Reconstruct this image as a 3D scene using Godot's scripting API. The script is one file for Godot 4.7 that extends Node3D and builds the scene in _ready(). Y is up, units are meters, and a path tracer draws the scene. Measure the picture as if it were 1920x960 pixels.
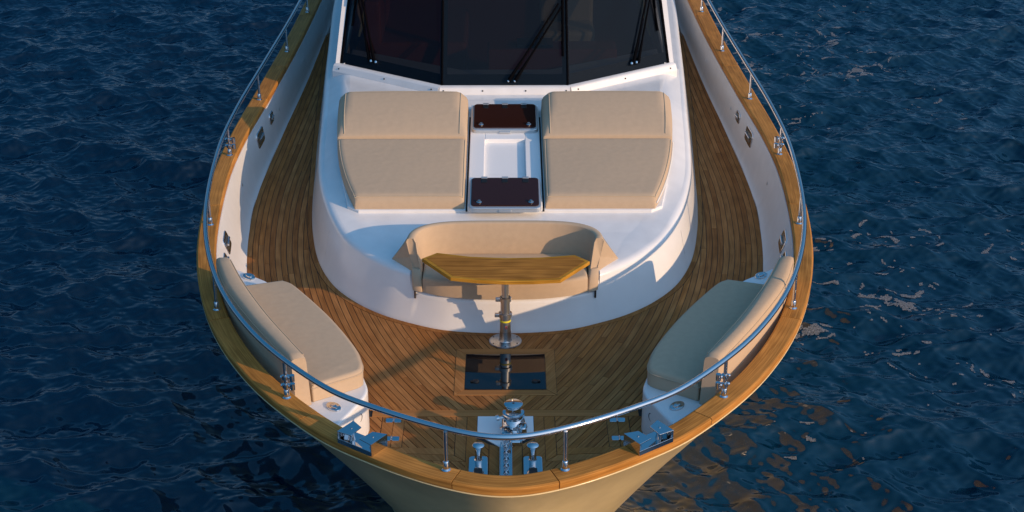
extends Node3D
# A motor yacht seen from above its bow, late sun from the right. y up, metres, sea at y = 0, +z towards the bow.

const DECK := 2.0
const CAP := 2.56

# ------------------------------------------------------------------ mesh collecting
class Mb:
	var v := PackedVector3Array()
	var uv := PackedVector2Array()
	var g := PackedInt32Array()
	var xf := Transform3D.IDENTITY
	func tri(a: Vector3, b: Vector3, c: Vector3, gr := -1, ua := Vector2.ZERO, ub := Vector2.ZERO, uc := Vector2.ZERO) -> void:
		v.append(xf * a); v.append(xf * b); v.append(xf * c)
		uv.append(ua); uv.append(ub); uv.append(uc)
		g.append(gr)
	func quad(a: Vector3, b: Vector3, c: Vector3, d: Vector3, gr := -1) -> void:
		tri(a, b, c, gr); tri(a, c, d, gr)
	func mesh(hint := Vector3.ZERO) -> ArrayMesh:
		var s := 0.0
		for i in range(0, v.size(), 3):
			if hint == Vector3.ZERO:
				s += v[i].dot(v[i + 1].cross(v[i + 2]))
			else:
				s += (v[i + 1] - v[i]).cross(v[i + 2] - v[i]).dot(hint)
		var st := SurfaceTool.new()
		st.begin(Mesh.PRIMITIVE_TRIANGLES)
		var order := [0, 2, 1] if s > 0.0 else [0, 1, 2]
		for i in range(0, v.size(), 3):
			var gr := g[i / 3]
			st.set_smooth_group(gr if gr >= 0 else 4294967295)
			for k in order:
				st.set_uv(uv[i + k])
				st.add_vertex(v[i + k])
		st.generate_normals()
		return st.commit()
	# rings of equal length joined into a skin; groups: one smoothing group per ring segment
	func loft(rings: Array, closed := true, groups = null, caps := true) -> void:
		var n: int = rings[0].size()
		var m := n if closed else n - 1
		for i in rings.size() - 1:
			var r0 = rings[i]
			var r1 = rings[i + 1]
			for j in m:
				var k := (j + 1) % n
				var gr: int = 0 if groups == null else groups[j]
				tri(r0[j], r0[k], r1[k], gr)
				tri(r0[j], r1[k], r1[j], gr)
		if caps and closed:
			for e in [0, rings.size() - 1]:
				var r = rings[e]
				var c := Vector3.ZERO
				for p in r: c += p
				c /= n
				for j in n:
					if e == 0: tri(c, r[(j + 1) % n], r[j])
					else: tri(c, r[j], r[(j + 1) % n])
	func tube(path: Array, rad, sides := 10, caps := true) -> void:
		var rings := []
		var up := Vector3.UP
		for i in path.size():
			var a: Vector3 = path[max(i - 1, 0)]
			var b: Vector3 = path[min(i + 1, path.size() - 1)]
			var t := (b - a).normalized()
			if absf(t.dot(up)) > 0.95: up = Vector3(0, 0, 1)
			var x := t.cross(up).normalized()
			var y := x.cross(t).normalized()
			if i == 0 or absf(t.dot(Vector3.UP)) < 0.95: up = y if i > 0 else up
			var r: float = rad[i] if rad is Array else rad
			var ring := PackedVector3Array()
			for k in sides:
				var q := TAU * k / sides
				ring.append(path[i] + (x * cos(q) + y * sin(q)) * r)
			rings.append(ring)
		loft(rings, true, null, caps)
	# profile: list of Vector2(radius, height), from bottom to top
	func lathe(at: Vector3, prof: Array, sides := 20, sharp := 0.6) -> void:
		var gr := 0
		for i in prof.size() - 1:
			var p: Vector2 = prof[i]
			var q: Vector2 = prof[i + 1]
			if i > 0 and absf((p - prof[i - 1]).angle_to(q - p)) > sharp: gr += 1
			for k in sides:
				var a := TAU * k / sides
				var b := TAU * (k + 1) / sides
				var ca := Vector3(cos(a), 0, sin(a))
				var cb := Vector3(cos(b), 0, sin(b))
				var y0 := Vector3(0, p.y, 0)
				var y1 := Vector3(0, q.y, 0)
				if p.x > 1e-5: tri(at + ca * p.x + y0, at + cb * p.x + y0, at + cb * q.x + y1, gr)
				if q.x > 1e-5: tri(at + ca * p.x + y0, at + cb * q.x + y1, at + ca * q.x + y1, gr)
	# extruded outline in xz with an eased top edge; yf lifts it onto a sloping surface
	func prism(poly_in: PackedVector2Array, y0: float, y1: float, bevel := 0.0, steps := 2, smooth := false, yf = null, uvf = null) -> void:
		var poly := poly_in.duplicate()
		if Geometry2D.is_polygon_clockwise(poly): poly.reverse()
		var n := poly.size()
		var rows := [[0.0, y0]]
		if bevel > 0.0:
			for k in steps + 1:
				var a := 0.5 * PI * k / steps
				rows.append([bevel * (1.0 - cos(a)), y1 - bevel * (1.0 - sin(a))])
		else: rows.append([0.0, y1])
		var mit := PackedVector2Array()
		for i in n:
			var e0 := (poly[i] - poly[(i + n - 1) % n]).normalized()
			var e1 := (poly[(i + 1) % n] - poly[i]).normalized()
			var n0 := Vector2(-e0.y, e0.x)
			var n1 := Vector2(-e1.y, e1.x)
			var s := n0 + n1
			mit.append(s / maxf(0.35, 0.5 * s.length_squared()) if s.length() > 0.01 else n0)
		var inside := -1.0 if Geometry2D.is_polygon_clockwise(poly) else 1.0
		# pick the inward side by testing area
		var test := PackedVector2Array()
		for i in n: test.append(poly[i] + mit[i] * 0.001)
		if absf(area(test)) > absf(area(poly)): inside = -1.0
		else: inside = 1.0
		var rings := []
		for r in rows:
			var ring := PackedVector3Array()
			for i in n:
				var q: Vector2 = poly[i] + mit[i] * (inside * r[0])
				ring.append(Vector3(q.x, r[1] + (yf.call(q.x, q.y) if yf != null else 0.0), q.y))
			rings.append(ring)
		for i in rings.size() - 1:
			for j in n:
				var k := (j + 1) % n
				var gr := 1 if smooth else -1
				var q0: Vector3 = rings[i][j]; var q1: Vector3 = rings[i][k]; var q2: Vector3 = rings[i + 1][k]; var q3: Vector3 = rings[i + 1][j]
				if uvf != null:
					tri(q0, q1, q2, gr, uvf.call(q0), uvf.call(q1), uvf.call(q2)); tri(q0, q2, q3, gr, uvf.call(q0), uvf.call(q2), uvf.call(q3))
				else: quad(q0, q1, q2, q3, gr)
		var top: PackedVector3Array = rings[rings.size() - 1]
		var flat := PackedVector2Array()
		for p in top: flat.append(Vector2(p.x, p.z))
		var idx := Geometry2D.triangulate_polygon(flat)
		if idx.is_empty(): idx = Geometry2D.triangulate_polygon(poly)
		# same turning sense as the sides
		for t in range(0, idx.size(), 3):
			var a := idx[t]; var b := idx[t + 1]; var c := idx[t + 2]
			var sgn := (flat[b] - flat[a]).cross(flat[c] - flat[a])
			var want := area(poly)
			if sgn * want < 0.0:
				var h := b; b = c; c = h
			var gr := 1 if smooth and bevel > 0.0 else 2
			if uvf != null: tri(top[a], top[b], top[c], gr, uvf.call(top[a]), uvf.call(top[b]), uvf.call(top[c]))
			else: tri(top[a], top[b], top[c], gr)
			# underside
			tri(rings[0][a], rings[0][c], rings[0][b], 3)
	static func area(p: PackedVector2Array) -> float:
		var s := 0.0
		for i in p.size(): s += p[i].cross(p[(i + 1) % p.size()])
		return s * 0.5
	func box(c: Vector3, s: Vector3, r := 0.004, b := 0.003) -> void:
		var hx := s.x / 2; var hz := s.z / 2
		var keep := xf
		xf = xf * Transform3D(Basis(), c)
		var q := PackedVector2Array([Vector2(-hx, -hz), Vector2(hx, -hz), Vector2(hx, hz), Vector2(-hx, hz)])
		if r > 0.0: q = rounded(q, minf(r, minf(hx, hz) * 0.95), 3)
		prism(q, -s.y / 2, s.y / 2, minf(b, s.y * 0.45))
		xf = keep
	static func rounded(p: PackedVector2Array, r: float, k := 4) -> PackedVector2Array:
		var out := PackedVector2Array()
		var n := p.size()
		for i in n:
			var a := p[(i + n - 1) % n]; var b := p[i]; var c := p[(i + 1) % n]
			var u := (a - b); var w := (c - b)
			var d := minf(r, minf(u.length(), w.length()) * 0.48)
			var s := b + u.normalized() * d; var e := b + w.normalized() * d
			for j in k + 1:
				var t := float(j) / k
				out.append(s.lerp(b, t).lerp(b.lerp(e, t), t))
		return out

# ------------------------------------------------------------------ tree helpers
func obj(called: String, mb: Mb, m: Material, parent: Node3D = self, hint := Vector3.ZERO) -> MeshInstance3D:
	return put(called, mb.mesh(hint), m, parent)
func put(called: String, mesh: Mesh, m: Material, parent: Node3D = self) -> MeshInstance3D:
	var o := MeshInstance3D.new()
	o.name = numbered(called, parent)
	o.mesh = mesh
	o.material_override = m
	parent.add_child(o, true)
	return o
func numbered(called: String, parent: Node) -> String:
	if not parent.has_node(NodePath(called)): return called
	var key := str(parent.get_instance_id()) + called
	var k: int = counts.get(key, 1)
	while parent.has_node(NodePath("%s_%03d" % [called, k])): k += 1
	counts[key] = k + 1
	return "%s_%03d" % [called, k]
var counts := {}
func node(called: String, parent: Node3D = self) -> Node3D:
	var o := Node3D.new()
	o.name = numbered(called, parent)
	parent.add_child(o, true)
	return o
func tag(o: Node, label: String, category: String, group := "", kind := "") -> Node:
	o.set_meta("label", label)
	if category: o.set_meta("category", category)
	if group: o.set_meta("group", group)
	if kind: o.set_meta("kind", kind)
	return o
func v2(a: Array) -> PackedVector2Array:
	var o := PackedVector2Array()
	for i in range(0, a.size(), 2): o.append(Vector2(a[i], a[i + 1]))
	return o
func mir(p: PackedVector2Array) -> PackedVector2Array:
	var o := PackedVector2Array()
	for i in range(p.size() - 1, -1, -1): o.append(Vector2(-p[i].x, p[i].y))
	return o
# Catmull-Rom through points; mirror_start: the curve goes on symmetrically about x = 0 before its first point
func spline(p: PackedVector2Array, sub: int, mirror_start := false) -> PackedVector2Array:
	var o := PackedVector2Array()
	var n := p.size()
	for i in n - 1:
		var a := p[i - 1] if i > 0 else (Vector2(-p[1].x, p[1].y) if mirror_start else p[0] * 2.0 - p[1])
		var d := p[i + 2] if i + 2 < n else p[n - 1] * 2.0 - p[n - 2]
		for k in sub:
			o.append(p[i].cubic_interpolate(p[i + 1], a, d, float(k) / sub))
	o.append(p[n - 1])
	return o
func inward(p: PackedVector2Array, mirror_start := true) -> PackedVector2Array:
	var o := PackedVector2Array()
	for i in p.size():
		var a := p[maxi(i - 1, 0)]
		var b := p[mini(i + 1, p.size() - 1)]
		var t := (b - a).normalized()
		if i == 0 and mirror_start: t = Vector2(1, 0)
		o.append(Vector2(t.y, -t.x))
	return o

# ------------------------------------------------------------------ materials
var M := {}
func mat(c: Color, rough := 0.5, metal := 0.0) -> StandardMaterial3D:
	var m := StandardMaterial3D.new()
	m.albedo_color = c.linear_to_srgb()
	m.roughness = rough
	m.metallic = metal
	return m
func lin(r: float, g: float, b: float) -> Color: return Color(r, g, b)
func noise(seed_: int, freq: float, oct := 3) -> FastNoiseLite:
	var f := FastNoiseLite.new()
	f.seed = seed_; f.frequency = freq; f.fractal_octaves = oct
	f.noise_type = FastNoiseLite.TYPE_SIMPLEX_SMOOTH
	return f
func wood_texture(seed_: int, contrast: float) -> ImageTexture:
	var w := 512; var h := 256
	var img := Image.create(w, h, false, Image.FORMAT_RGB8)
	var f1 := noise(seed_, 0.012, 4); var f2 := noise(seed_ + 7, 0.05, 3); var f3 := noise(seed_ + 9, 0.006, 2)
	for y in h:
		for x in w:
			# wrap in x by cross fading two samples
			var t := float(x) / w
			var a := f1.get_noise_2d(x * 0.25, y * 6.0) * (1.0 - t) + f1.get_noise_2d((x - w) * 0.25, y * 6.0) * t
			var b := f2.get_noise_2d(x * 0.12, y * 9.0) * (1.0 - t) + f2.get_noise_2d((x - w) * 0.12, y * 9.0) * t
			var c := f3.get_noise_2d(x, y) * (1.0 - t) + f3.get_noise_2d(x - w, y) * t
			var k := clampf(0.84 + contrast * (a * 0.5 + b * 0.42 + c * 0.3), 0.25, 1.0)
			img.set_pixel(x, y, Color(k, k * (0.985 + 0.03 * a), k * (0.96 + 0.06 * a)))
	img.generate_mipmaps()
	return ImageTexture.create_from_image(img)
func teak(c: Color, tex: Texture2D, rough: float) -> StandardMaterial3D:
	var m := mat(c, rough)
	m.albedo_texture = tex
	m.metallic_specular = 0.12
	return m
func mottle_texture(seed_: int, lo: float, freq: float) -> ImageTexture:
	var w := 256
	var img := Image.create(w, w, false, Image.FORMAT_RGB8)
	var f := noise(seed_, freq, 4)
	for y in w:
		for x in w:
			var s := float(x) / w; var t := float(y) / w
			var a := lerpf(lerpf(f.get_noise_2d(x, y), f.get_noise_2d(x - w, y), s), lerpf(f.get_noise_2d(x, y - w), f.get_noise_2d(x - w, y - w), s), t)
			var k := clampf(lo + (1.0 - lo) * (0.5 + 0.9 * a), 0.0, 1.0)
			img.set_pixel(x, y, Color(k, k, k))
	img.generate_mipmaps()
	return ImageTexture.create_from_image(img)
func crease_texture() -> ImageTexture:
	var w := 256
	var img := Image.create(w, w, false, Image.FORMAT_RGB8)
	var f := noise(61, 0.011, 3)
	for y in w:
		for x in w:
			var s := float(x) / w; var t := float(y) / w
			var a := lerpf(lerpf(f.get_noise_2d(x, y), f.get_noise_2d(x - w, y), s), lerpf(f.get_noise_2d(x, y - w), f.get_noise_2d(x - w, y - w), s), t)
			var k := 0.5 + 0.5 * a
			img.set_pixel(x, y, Color(k, k, k))
	img.bump_map_to_normal_map(6.0)
	img.generate_mipmaps()
	return ImageTexture.create_from_image(img)
func triplanar(m: StandardMaterial3D, tex: Texture2D, scale: float) -> StandardMaterial3D:
	m.albedo_texture = tex
	m.uv1_triplanar = true
	m.uv1_world_triplanar = true
	m.uv1_scale = Vector3(scale, scale, scale)
	return m
func make_materials() -> void:
	var wt := wood_texture(11, 0.30)
	var wt2 := wood_texture(29, 0.36)
	M.wood_tex = wt
	M.planks = []
	for c in [lin(0.478, 0.208, 0.071), lin(0.435, 0.185, 0.061), lin(0.526, 0.237, 0.084), lin(0.460, 0.210, 0.075), lin(0.392, 0.163, 0.055), lin(0.497, 0.208, 0.065)]:
		M.planks.append(teak(c, wt, 0.55))
	M.rails = []
	for c in [lin(0.615, 0.281, 0.069), lin(0.578, 0.258, 0.061), lin(0.643, 0.296, 0.076)]:
		M.rails.append(teak(c, wt2, 0.42))
	M.table = teak(lin(0.52, 0.225, 0.046), wt2, 0.38)
	M.table_edge = teak(lin(0.62, 0.31, 0.045), wt, 0.4)
	M.caulk = mat(lin(0.012, 0.011, 0.010), 0.8)
	M.white = triplanar(mat(lin(0.80, 0.79, 0.78), 0.2), mottle_texture(3, 0.95, 0.02), 0.7)
	M.white.metallic_specular = 0.5
	M.tray = mat(lin(0.80, 0.79, 0.78), 0.35)
	M.fabric = triplanar(mat(lin(0.51, 0.382, 0.262), 0.9), mottle_texture(31, 0.965, 0.035), 1.6)
	M.fabric.normal_enabled = true
	M.fabric.normal_texture = crease_texture()
	M.fabric.normal_scale = 0.22
	M.fabric.metallic_specular = 0.15
	M.fabric.rim_enabled = true; M.fabric.rim = 0.1; M.fabric.rim_tint = 0.5
	M.piping = mat(lin(0.46, 0.37, 0.26), 0.9)
	M.zip = mat(lin(0.75, 0.72, 0.66), 0.6)
	M.hull = triplanar(mat(lin(0.80, 0.61, 0.31), 0.22), mottle_texture(8, 0.9, 0.03), 0.5)
	M.chrome = mat(lin(0.66, 0.66, 0.67), 0.08, 1.0)
	M.steel = triplanar(mat(lin(0.66, 0.66, 0.66), 0.28, 1.0), mottle_texture(13, 0.8, 0.08), 3.0)
	M.pole = mat(lin(0.74, 0.73, 0.71), 0.34, 1.0)
	M.hawse = mat(lin(0.20, 0.17, 0.12), 0.3, 0.8)
	M.mullion = mat(lin(0.003, 0.003, 0.004), 0.9)
	M.mullion.metallic_specular = 0.1
	M.alu = mat(lin(0.55, 0.57, 0.58), 0.35, 0.7)
	M.black = mat(lin(0.006, 0.006, 0.007), 0.5)
	M.dark = mat(lin(0.02, 0.02, 0.023), 0.6)
	M.lid = mat(lin(0.030, 0.010, 0.007), 0.08)
	M.lid.metallic_specular = 0.3
	M.black_glass = mat(lin(0.006, 0.007, 0.009), 0.02)
	M.yellow = mat(lin(0.7, 0.62, 0.03), 0.5)
	M.hole = mat(lin(0.03, 0.02, 0.015), 0.7)
	M.brass = mat(lin(0.55, 0.36, 0.14), 0.3, 1.0)
	M.glass = mat(lin(0.005, 0.009, 0.015), 0.03)
	M.glass.transparency = BaseMaterial3D.TRANSPARENCY_ALPHA
	M.glass.albedo_color.a = 0.82
	M.glass.metallic_specular = 0.22
	M.dash = mat(lin(0.035, 0.035, 0.04), 0.6)
	M.dash_shelf = mat(lin(0.40, 0.43, 0.47), 0.6)
	M.mahogany = teak(lin(0.34, 0.085, 0.040), wt, 0.3)
	M.leather = mat(lin(0.45, 0.40, 0.28), 0.6)
	M.curtain = mat(lin(0.62, 0.55, 0.25), 0.9)
	M.screen = mat(lin(0.01, 0.012, 0.016), 0.1)
	M.foam = triplanar(mat(lin(0.42, 0.43, 0.45), 0.8), mottle_texture(21, 0.45, 0.06), 2.0)
	M.foam.transparency = BaseMaterial3D.TRANSPARENCY_ALPHA
	M.foam.albedo_color.a = 0.62

# ------------------------------------------------------------------ plan curves of the boat (half, x >= 0, from the bow aft)
var O := PackedVector2Array()      # outer edge of the capping rail
var ON := PackedVector2Array()     # its inward normal
var W := PackedVector2Array()      # the waterline, station by station
var B := PackedVector2Array()      # foot of the coachroof
var BN := PackedVector2Array()
func plan() -> void:
	O = spline(v2([0, 3.10, 0.42, 2.995, 0.93, 2.70, 1.42, 2.29, 2.00, 1.52, 2.46, 0.53, 2.77, -0.72, 2.935, -2.3, 2.955, -3.6, 2.89, -5.3, 2.81, -7.5, 2.76, -11.0, 2.72, -15.0]), 8, true)
	W = spline(v2([0, 1.62, 0.07, 1.55, 0.20, 1.33, 0.37, 1.02, 0.68, 0.40, 1.08, -0.45, 1.5, -1.55, 1.9, -2.9, 2.15, -4.1, 2.35, -5.6, 2.48, -7.7, 2.55, -11.0, 2.55, -15.0]), 8, true)
	ON = inward(O)
	B = spline(v2([0, -0.165, 0.28, -0.18, 0.57, -0.235, 0.86, -0.37, 1.11, -0.53, 1.36, -0.77, 1.6, -1.12, 1.79, -1.62, 1.92, -2.25, 2.01, -2.95, 2.09, -3.9, 2.19, -5.1, 2.30, -6.6, 2.41, -8.2, 2.47, -10.0, 2.47, -15.0]), 8, true)
	BN = inward(B)
func cap_width(z: float) -> float: return 0.17 + 0.025 * smoothstep(-3.0, -5.5, z)
func deck_inset(z: float) -> float:
	if z > 0.0: return 0.43
	if z > -1.4: return lerpf(0.43, 0.36, -z / 1.4)
	if z > -3.0: return lerpf(0.36, 0.29, (-z - 1.4) / 1.6)
	if z > -5.0: return lerpf(0.29, 0.245, (-z - 3.0) / 2.0)
	return maxf(0.205, 0.245 - (-z - 5.0) * 0.01)
func shoulder_drop(z: float) -> float: return 0.10 * smoothstep(-1.5, -2.9, z)
func roof_y(z: float) -> float:
	if z > -1.2: return 2.50 + 0.08 * (-1.2 - z)
	return 2.50 + 0.13 * (-1.2 - maxf(z, -3.9))
func at_o(i: int, d: float) -> Vector2: return O[i] + ON[i] * d
func nearest_o(p: Vector2) -> int:
	var best := 0; var bd := 1e9
	for i in O.size():
		var d := O[i].distance_squared_to(p)
		if d < bd: bd = d; best = i
	return best
func v3(p: Vector2, y: float, s := 1.0) -> Vector3: return Vector3(p.x * s, y, p.y)

# ------------------------------------------------------------------ sea
var sea_waves := []
func make_waves() -> void:
	var rng := RandomNumberGenerator.new(); rng.seed = 77
	for k in 72:
		var lam := 0.24 * pow(3.4 / 0.24, pow((k + rng.randf()) / 72.0, 0.95))
		var ang := -PI / 2 + 0.20 + rng.randfn(0.0, 0.40 if lam > 1.2 else 0.52)
		var amp := 0.0130 * lam * (0.6 + 0.8 * rng.randf())
		if lam > 0.7: amp *= 0.62
		if lam > 1.3: amp *= 0.62
		sea_waves.append([cos(ang) * TAU / lam, sin(ang) * TAU / lam, amp, rng.randf() * TAU])
func sea_at(x: float, z: float) -> Vector3:
	var p := Vector3(x, 0, z)
	for w in sea_waves:
		var kx: float = w[0]; var kz: float = w[1]; var a: float = w[2]
		var ph := kx * x + kz * z + float(w[3])
		var kk := sqrt(kx * kx + kz * kz)
		var c := cos(ph)
		p.y += a * sin(ph)
		p.x += a * 0.85 * c * kx / kk
		p.z += a * 0.85 * c * kz / kk
	return p
func build_sea() -> void:
	make_waves()
	var xs := []; var zs := []
	var cell := 0.055
	var nx := 480; var nz := 440
	for i in nx + 1: xs.append(-13.2 + i * cell)
	for i in nz + 1: zs.append(-21.5 + i * cell)
	for far in [22.0, 60.0, 250.0, 1200.0, 4000.0]:
		xs.append(far); xs.push_front(-far)
		zs.append(far); zs.push_front(-far)
	var n: int = xs.size(); var m: int = zs.size()
	var pos := PackedVector3Array(); pos.resize(n * m)
	var nor := PackedVector3Array(); nor.resize(n * m)
	var uv := PackedVector2Array(); uv.resize(n * m)
	for j in m:
		for i in n:
			var x: float = xs[i]; var z: float = zs[j]
			var inside := i >= 5 and i < n - 5 and j >= 5 and j < m - 5
			var p := sea_at(x, z) if inside else Vector3(x, 0, z)
			pos[j * n + i] = p
			uv[j * n + i] = Vector2(x, z) / 2.9
	for j in m:
		for i in n:
			var a := pos[j * n + maxi(i - 1, 0)]; var b := pos[j * n + mini(i + 1, n - 1)]
			var c := pos[maxi(j - 1, 0) * n + i]; var d := pos[mini(j + 1, m - 1) * n + i]
			nor[j * n + i] = (d - c).cross(b - a).normalized()
	var idx := PackedInt32Array(); idx.resize((n - 1) * (m - 1) * 6)
	var q := 0
	for j in m - 1:
		for i in n - 1:
			var a := j * n + i
			idx[q] = a; idx[q + 1] = a + 1; idx[q + 2] = a + n + 1
			idx[q + 3] = a; idx[q + 4] = a + n + 1; idx[q + 5] = a + n
			q += 6
	var arr := []; arr.resize(Mesh.ARRAY_MAX)
	arr[Mesh.ARRAY_VERTEX] = pos; arr[Mesh.ARRAY_NORMAL] = nor; arr[Mesh.ARRAY_TEX_UV] = uv; arr[Mesh.ARRAY_INDEX] = idx
	var am := ArrayMesh.new(); am.add_surface_from_arrays(Mesh.PRIMITIVE_TRIANGLES, arr)
	# fine wind ripples as a tiling height map, used as relief of the surface only
	var rng := RandomNumberGenerator.new(); rng.seed = 404
	var s := 512
	var comp := []
	for k in 46:
		var wn := 7.0 + 26.0 * rng.randf()
		var an := -PI / 2 + 0.15 + rng.randfn(0.0, 0.75)
		var fx := roundf(cos(an) * wn); var fz := roundf(sin(an) * wn)
		comp.append([fx * TAU / s, fz * TAU / s, 1.0 / pow(wn, 1.05), rng.randf() * TAU])
	var img := Image.create(s, s, false, Image.FORMAT_RGB8)
	for y in s:
		for x in s:
			var h := 0.0
			for c in comp: h += float(c[2]) * sin(float(c[0]) * x + float(c[1]) * y + float(c[3]))
			h = 0.5 + 0.55 * h
			img.set_pixel(x, y, Color(h, h, h))
	img.bump_map_to_normal_map(9.0)
	img.generate_mipmaps()
	var m2 := mat(lin(0.0, 0.0155, 0.037), 0.08)
	m2.metallic_specular = 0.5
	m2.normal_enabled = true
	m2.normal_texture = ImageTexture.create_from_image(img)
	m2.normal_scale = 0.72
	M.water = m2
	var o := put("sea", am, m2)
	tag(o, "dark blue choppy sea all round the yacht", "sea", "", "structure")
func build_foam() -> void:
	var fa := noise(91, 0.55, 3); var fb := noise(17, 1.0, 4); var fc := noise(55, 0.22, 2); var fs := noise(23, 5.5, 1)
	var v := PackedVector3Array(); var nn := PackedVector3Array()
	var cell := 0.020
	for j in 960:
		for i in 420:
			var x := 2.75 + i * cell; var z := -19.2 + j * cell
			var far := smoothstep(-9.5, -13.0, z) * (1.0 - smoothstep(4.6, 8.2, x))
			var mid := smoothstep(-9.0, -7.0, z) * (1.0 - smoothstep(-2.6, -0.9, z)) * (1.0 - smoothstep(4.4, 7.6, x))
			var dens := maxf(far, mid * 0.85)
			if dens < 0.04: continue
			var wx := x + 0.30 * fa.get_noise_2d(x * 2.0, z * 2.0); var wz := z + 0.2 * fa.get_noise_2d(z * 2.0 + 9.0, x * 2.0)
			var cluster := fc.get_noise_2d(x * 1.6, z * 2.2)
			var blob := fb.get_noise_2d(wx * 2.3, wz * 2.6)
			var vein := 1.0 - absf(fa.get_noise_2d(wx * 1.9, wz * 3.0)) * 5.0
			var speck := fs.get_noise_2d(wx, wz * 1.25)
			var on := blob * 0.85 + cluster * 0.45 > 0.74 - 0.28 * dens
			on = on or (far > 0.15 and vein * 0.5 + blob * 0.6 + cluster * 0.4 > 0.86 - 0.22 * far)
			on = on or (speck + cluster * 0.3 > 0.93 - 0.17 * dens)
			if not on: continue
			var p0 := sea_at(x, z); var p1 := sea_at(x + cell, z); var p2 := sea_at(x + cell, z + cell); var p3 := sea_at(x, z + cell)
			var up := Vector3(0, 0.006, 0)
			for p in [p0, p1, p2, p0, p2, p3]:
				v.append(p + up); nn.append(Vector3.UP)
	var arr := []; arr.resize(Mesh.ARRAY_MAX)
	arr[Mesh.ARRAY_VERTEX] = v; arr[Mesh.ARRAY_NORMAL] = nn
	var am := ArrayMesh.new(); am.add_surface_from_arrays(Mesh.PRIMITIVE_TRIANGLES, arr)
	print("foam tris ", v.size() / 3)
	tag(put("sea_foam", am, M.foam), "flecks and streaks of pale foam drifting beside the hull", "foam", "", "stuff")

# ------------------------------------------------------------------ the yacht
var yacht: Node3D
func build_hull() -> void:
	var mb := Mb.new()
	var rings := []
	var n := O.size()
	for s in range(-n + 1, n):
		var i := absi(s)
		var sg := signf(s) if s != 0 else 1.0
		var ring := PackedVector3Array()
		var bow := smoothstep(-6.0, 1.0, O[i].y)
		var sill := at_o(i, deck_inset(O[i].y) + 0.022 - 0.03 * bow)
		for k in 7:
			var f := k / 6.0
			ring.append(v3(at_o(i, 0.012).lerp(sill, lerpf(f, f * (1.15 - 0.15 * f), bow)), 2.50 - 0.52 * f, sg))
		for k in range(1, 12):
			var y := 1.98 - k * 0.215
			var f := pow(clampf(y / 1.98, 0.0, 1.0), lerpf(1.0, 1.22, bow))
			ring.append(v3(W[i].lerp(sill, f), y, sg))
		rings.append(ring)
	mb.loft(rings, false, null, false)
	obj("hull", mb, M.hull, yacht, Vector3(0, -1, 0))
	# white bead under the capping rail
	var path := []
	for s in range(-n + 1, n):
		path.append(v3(at_o(absi(s), 0.010), 2.489, signf(s) if s != 0 else 1.0))
	mb = Mb.new(); mb.tube(path, 0.0065, 8)
	obj("rubbing_bead", mb, M.hull, yacht)
	# transom
	mb = Mb.new()
	var last := n - 1
	mb.quad(v3(O[last], 2.5, -1), v3(O[last], 2.5), v3(W[last], -0.3), v3(W[last], -0.3, -1))
	obj("transom", mb, M.hull, yacht, Vector3(0, 0, -1))
	# bulwark inside
	mb = Mb.new()
	rings = []
	for s in range(-n + 1, n):
		var i := absi(s); var sg := signf(s) if s != 0 else 1.0
		var z := O[i].y
		var a := cap_width(z) + 0.006; var b := deck_inset(z)
		var ring := PackedVector3Array([v3(at_o(i, 0.02), 2.498, sg), v3(at_o(i, a), 2.498, sg), v3(at_o(i, lerpf(a, b, 0.3)), 2.34, sg), v3(at_o(i, lerpf(a, b, 0.62)), 2.17, sg), v3(at_o(i, lerpf(a, b, 0.85)), 2.07, sg), v3(at_o(i, b + 0.012), 2.016, sg), v3(at_o(i, b + 0.03), 1.996, sg), v3(at_o(i, b + 0.034), 1.985 if z > -9.35 else 1.78, sg)])
		rings.append(ring)
	mb.loft(rings, false, [0, 1, 1, 1, 1, 1, 2], false)
	obj("bulwark", mb, M.white, yacht, Vector3(0, 1, 0))
	# teak capping rail, plank by plank
	var rail := Node3D.new(); rail.name = "cap_rail"; yacht.add_child(rail)
	var cuts := []
	for z in [3.02, 2.22, 0.62, -1.7, -3.1, -4.75, -6.1, -8.4, -11.0, -15.0]:
		var best := 0
		for i in n:
			if absf(O[i].y - z) < absf(O[best].y - z): best = i
		cuts.append(best)
	cap_piece(rail, -cuts[0], cuts[0], 0)
	for k in cuts.size() - 1:
		for sg in [-1, 1]:
			cap_piece(rail, cuts[k] * sg, cuts[k + 1] * sg, k + (1 if sg > 0 else 2))
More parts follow.
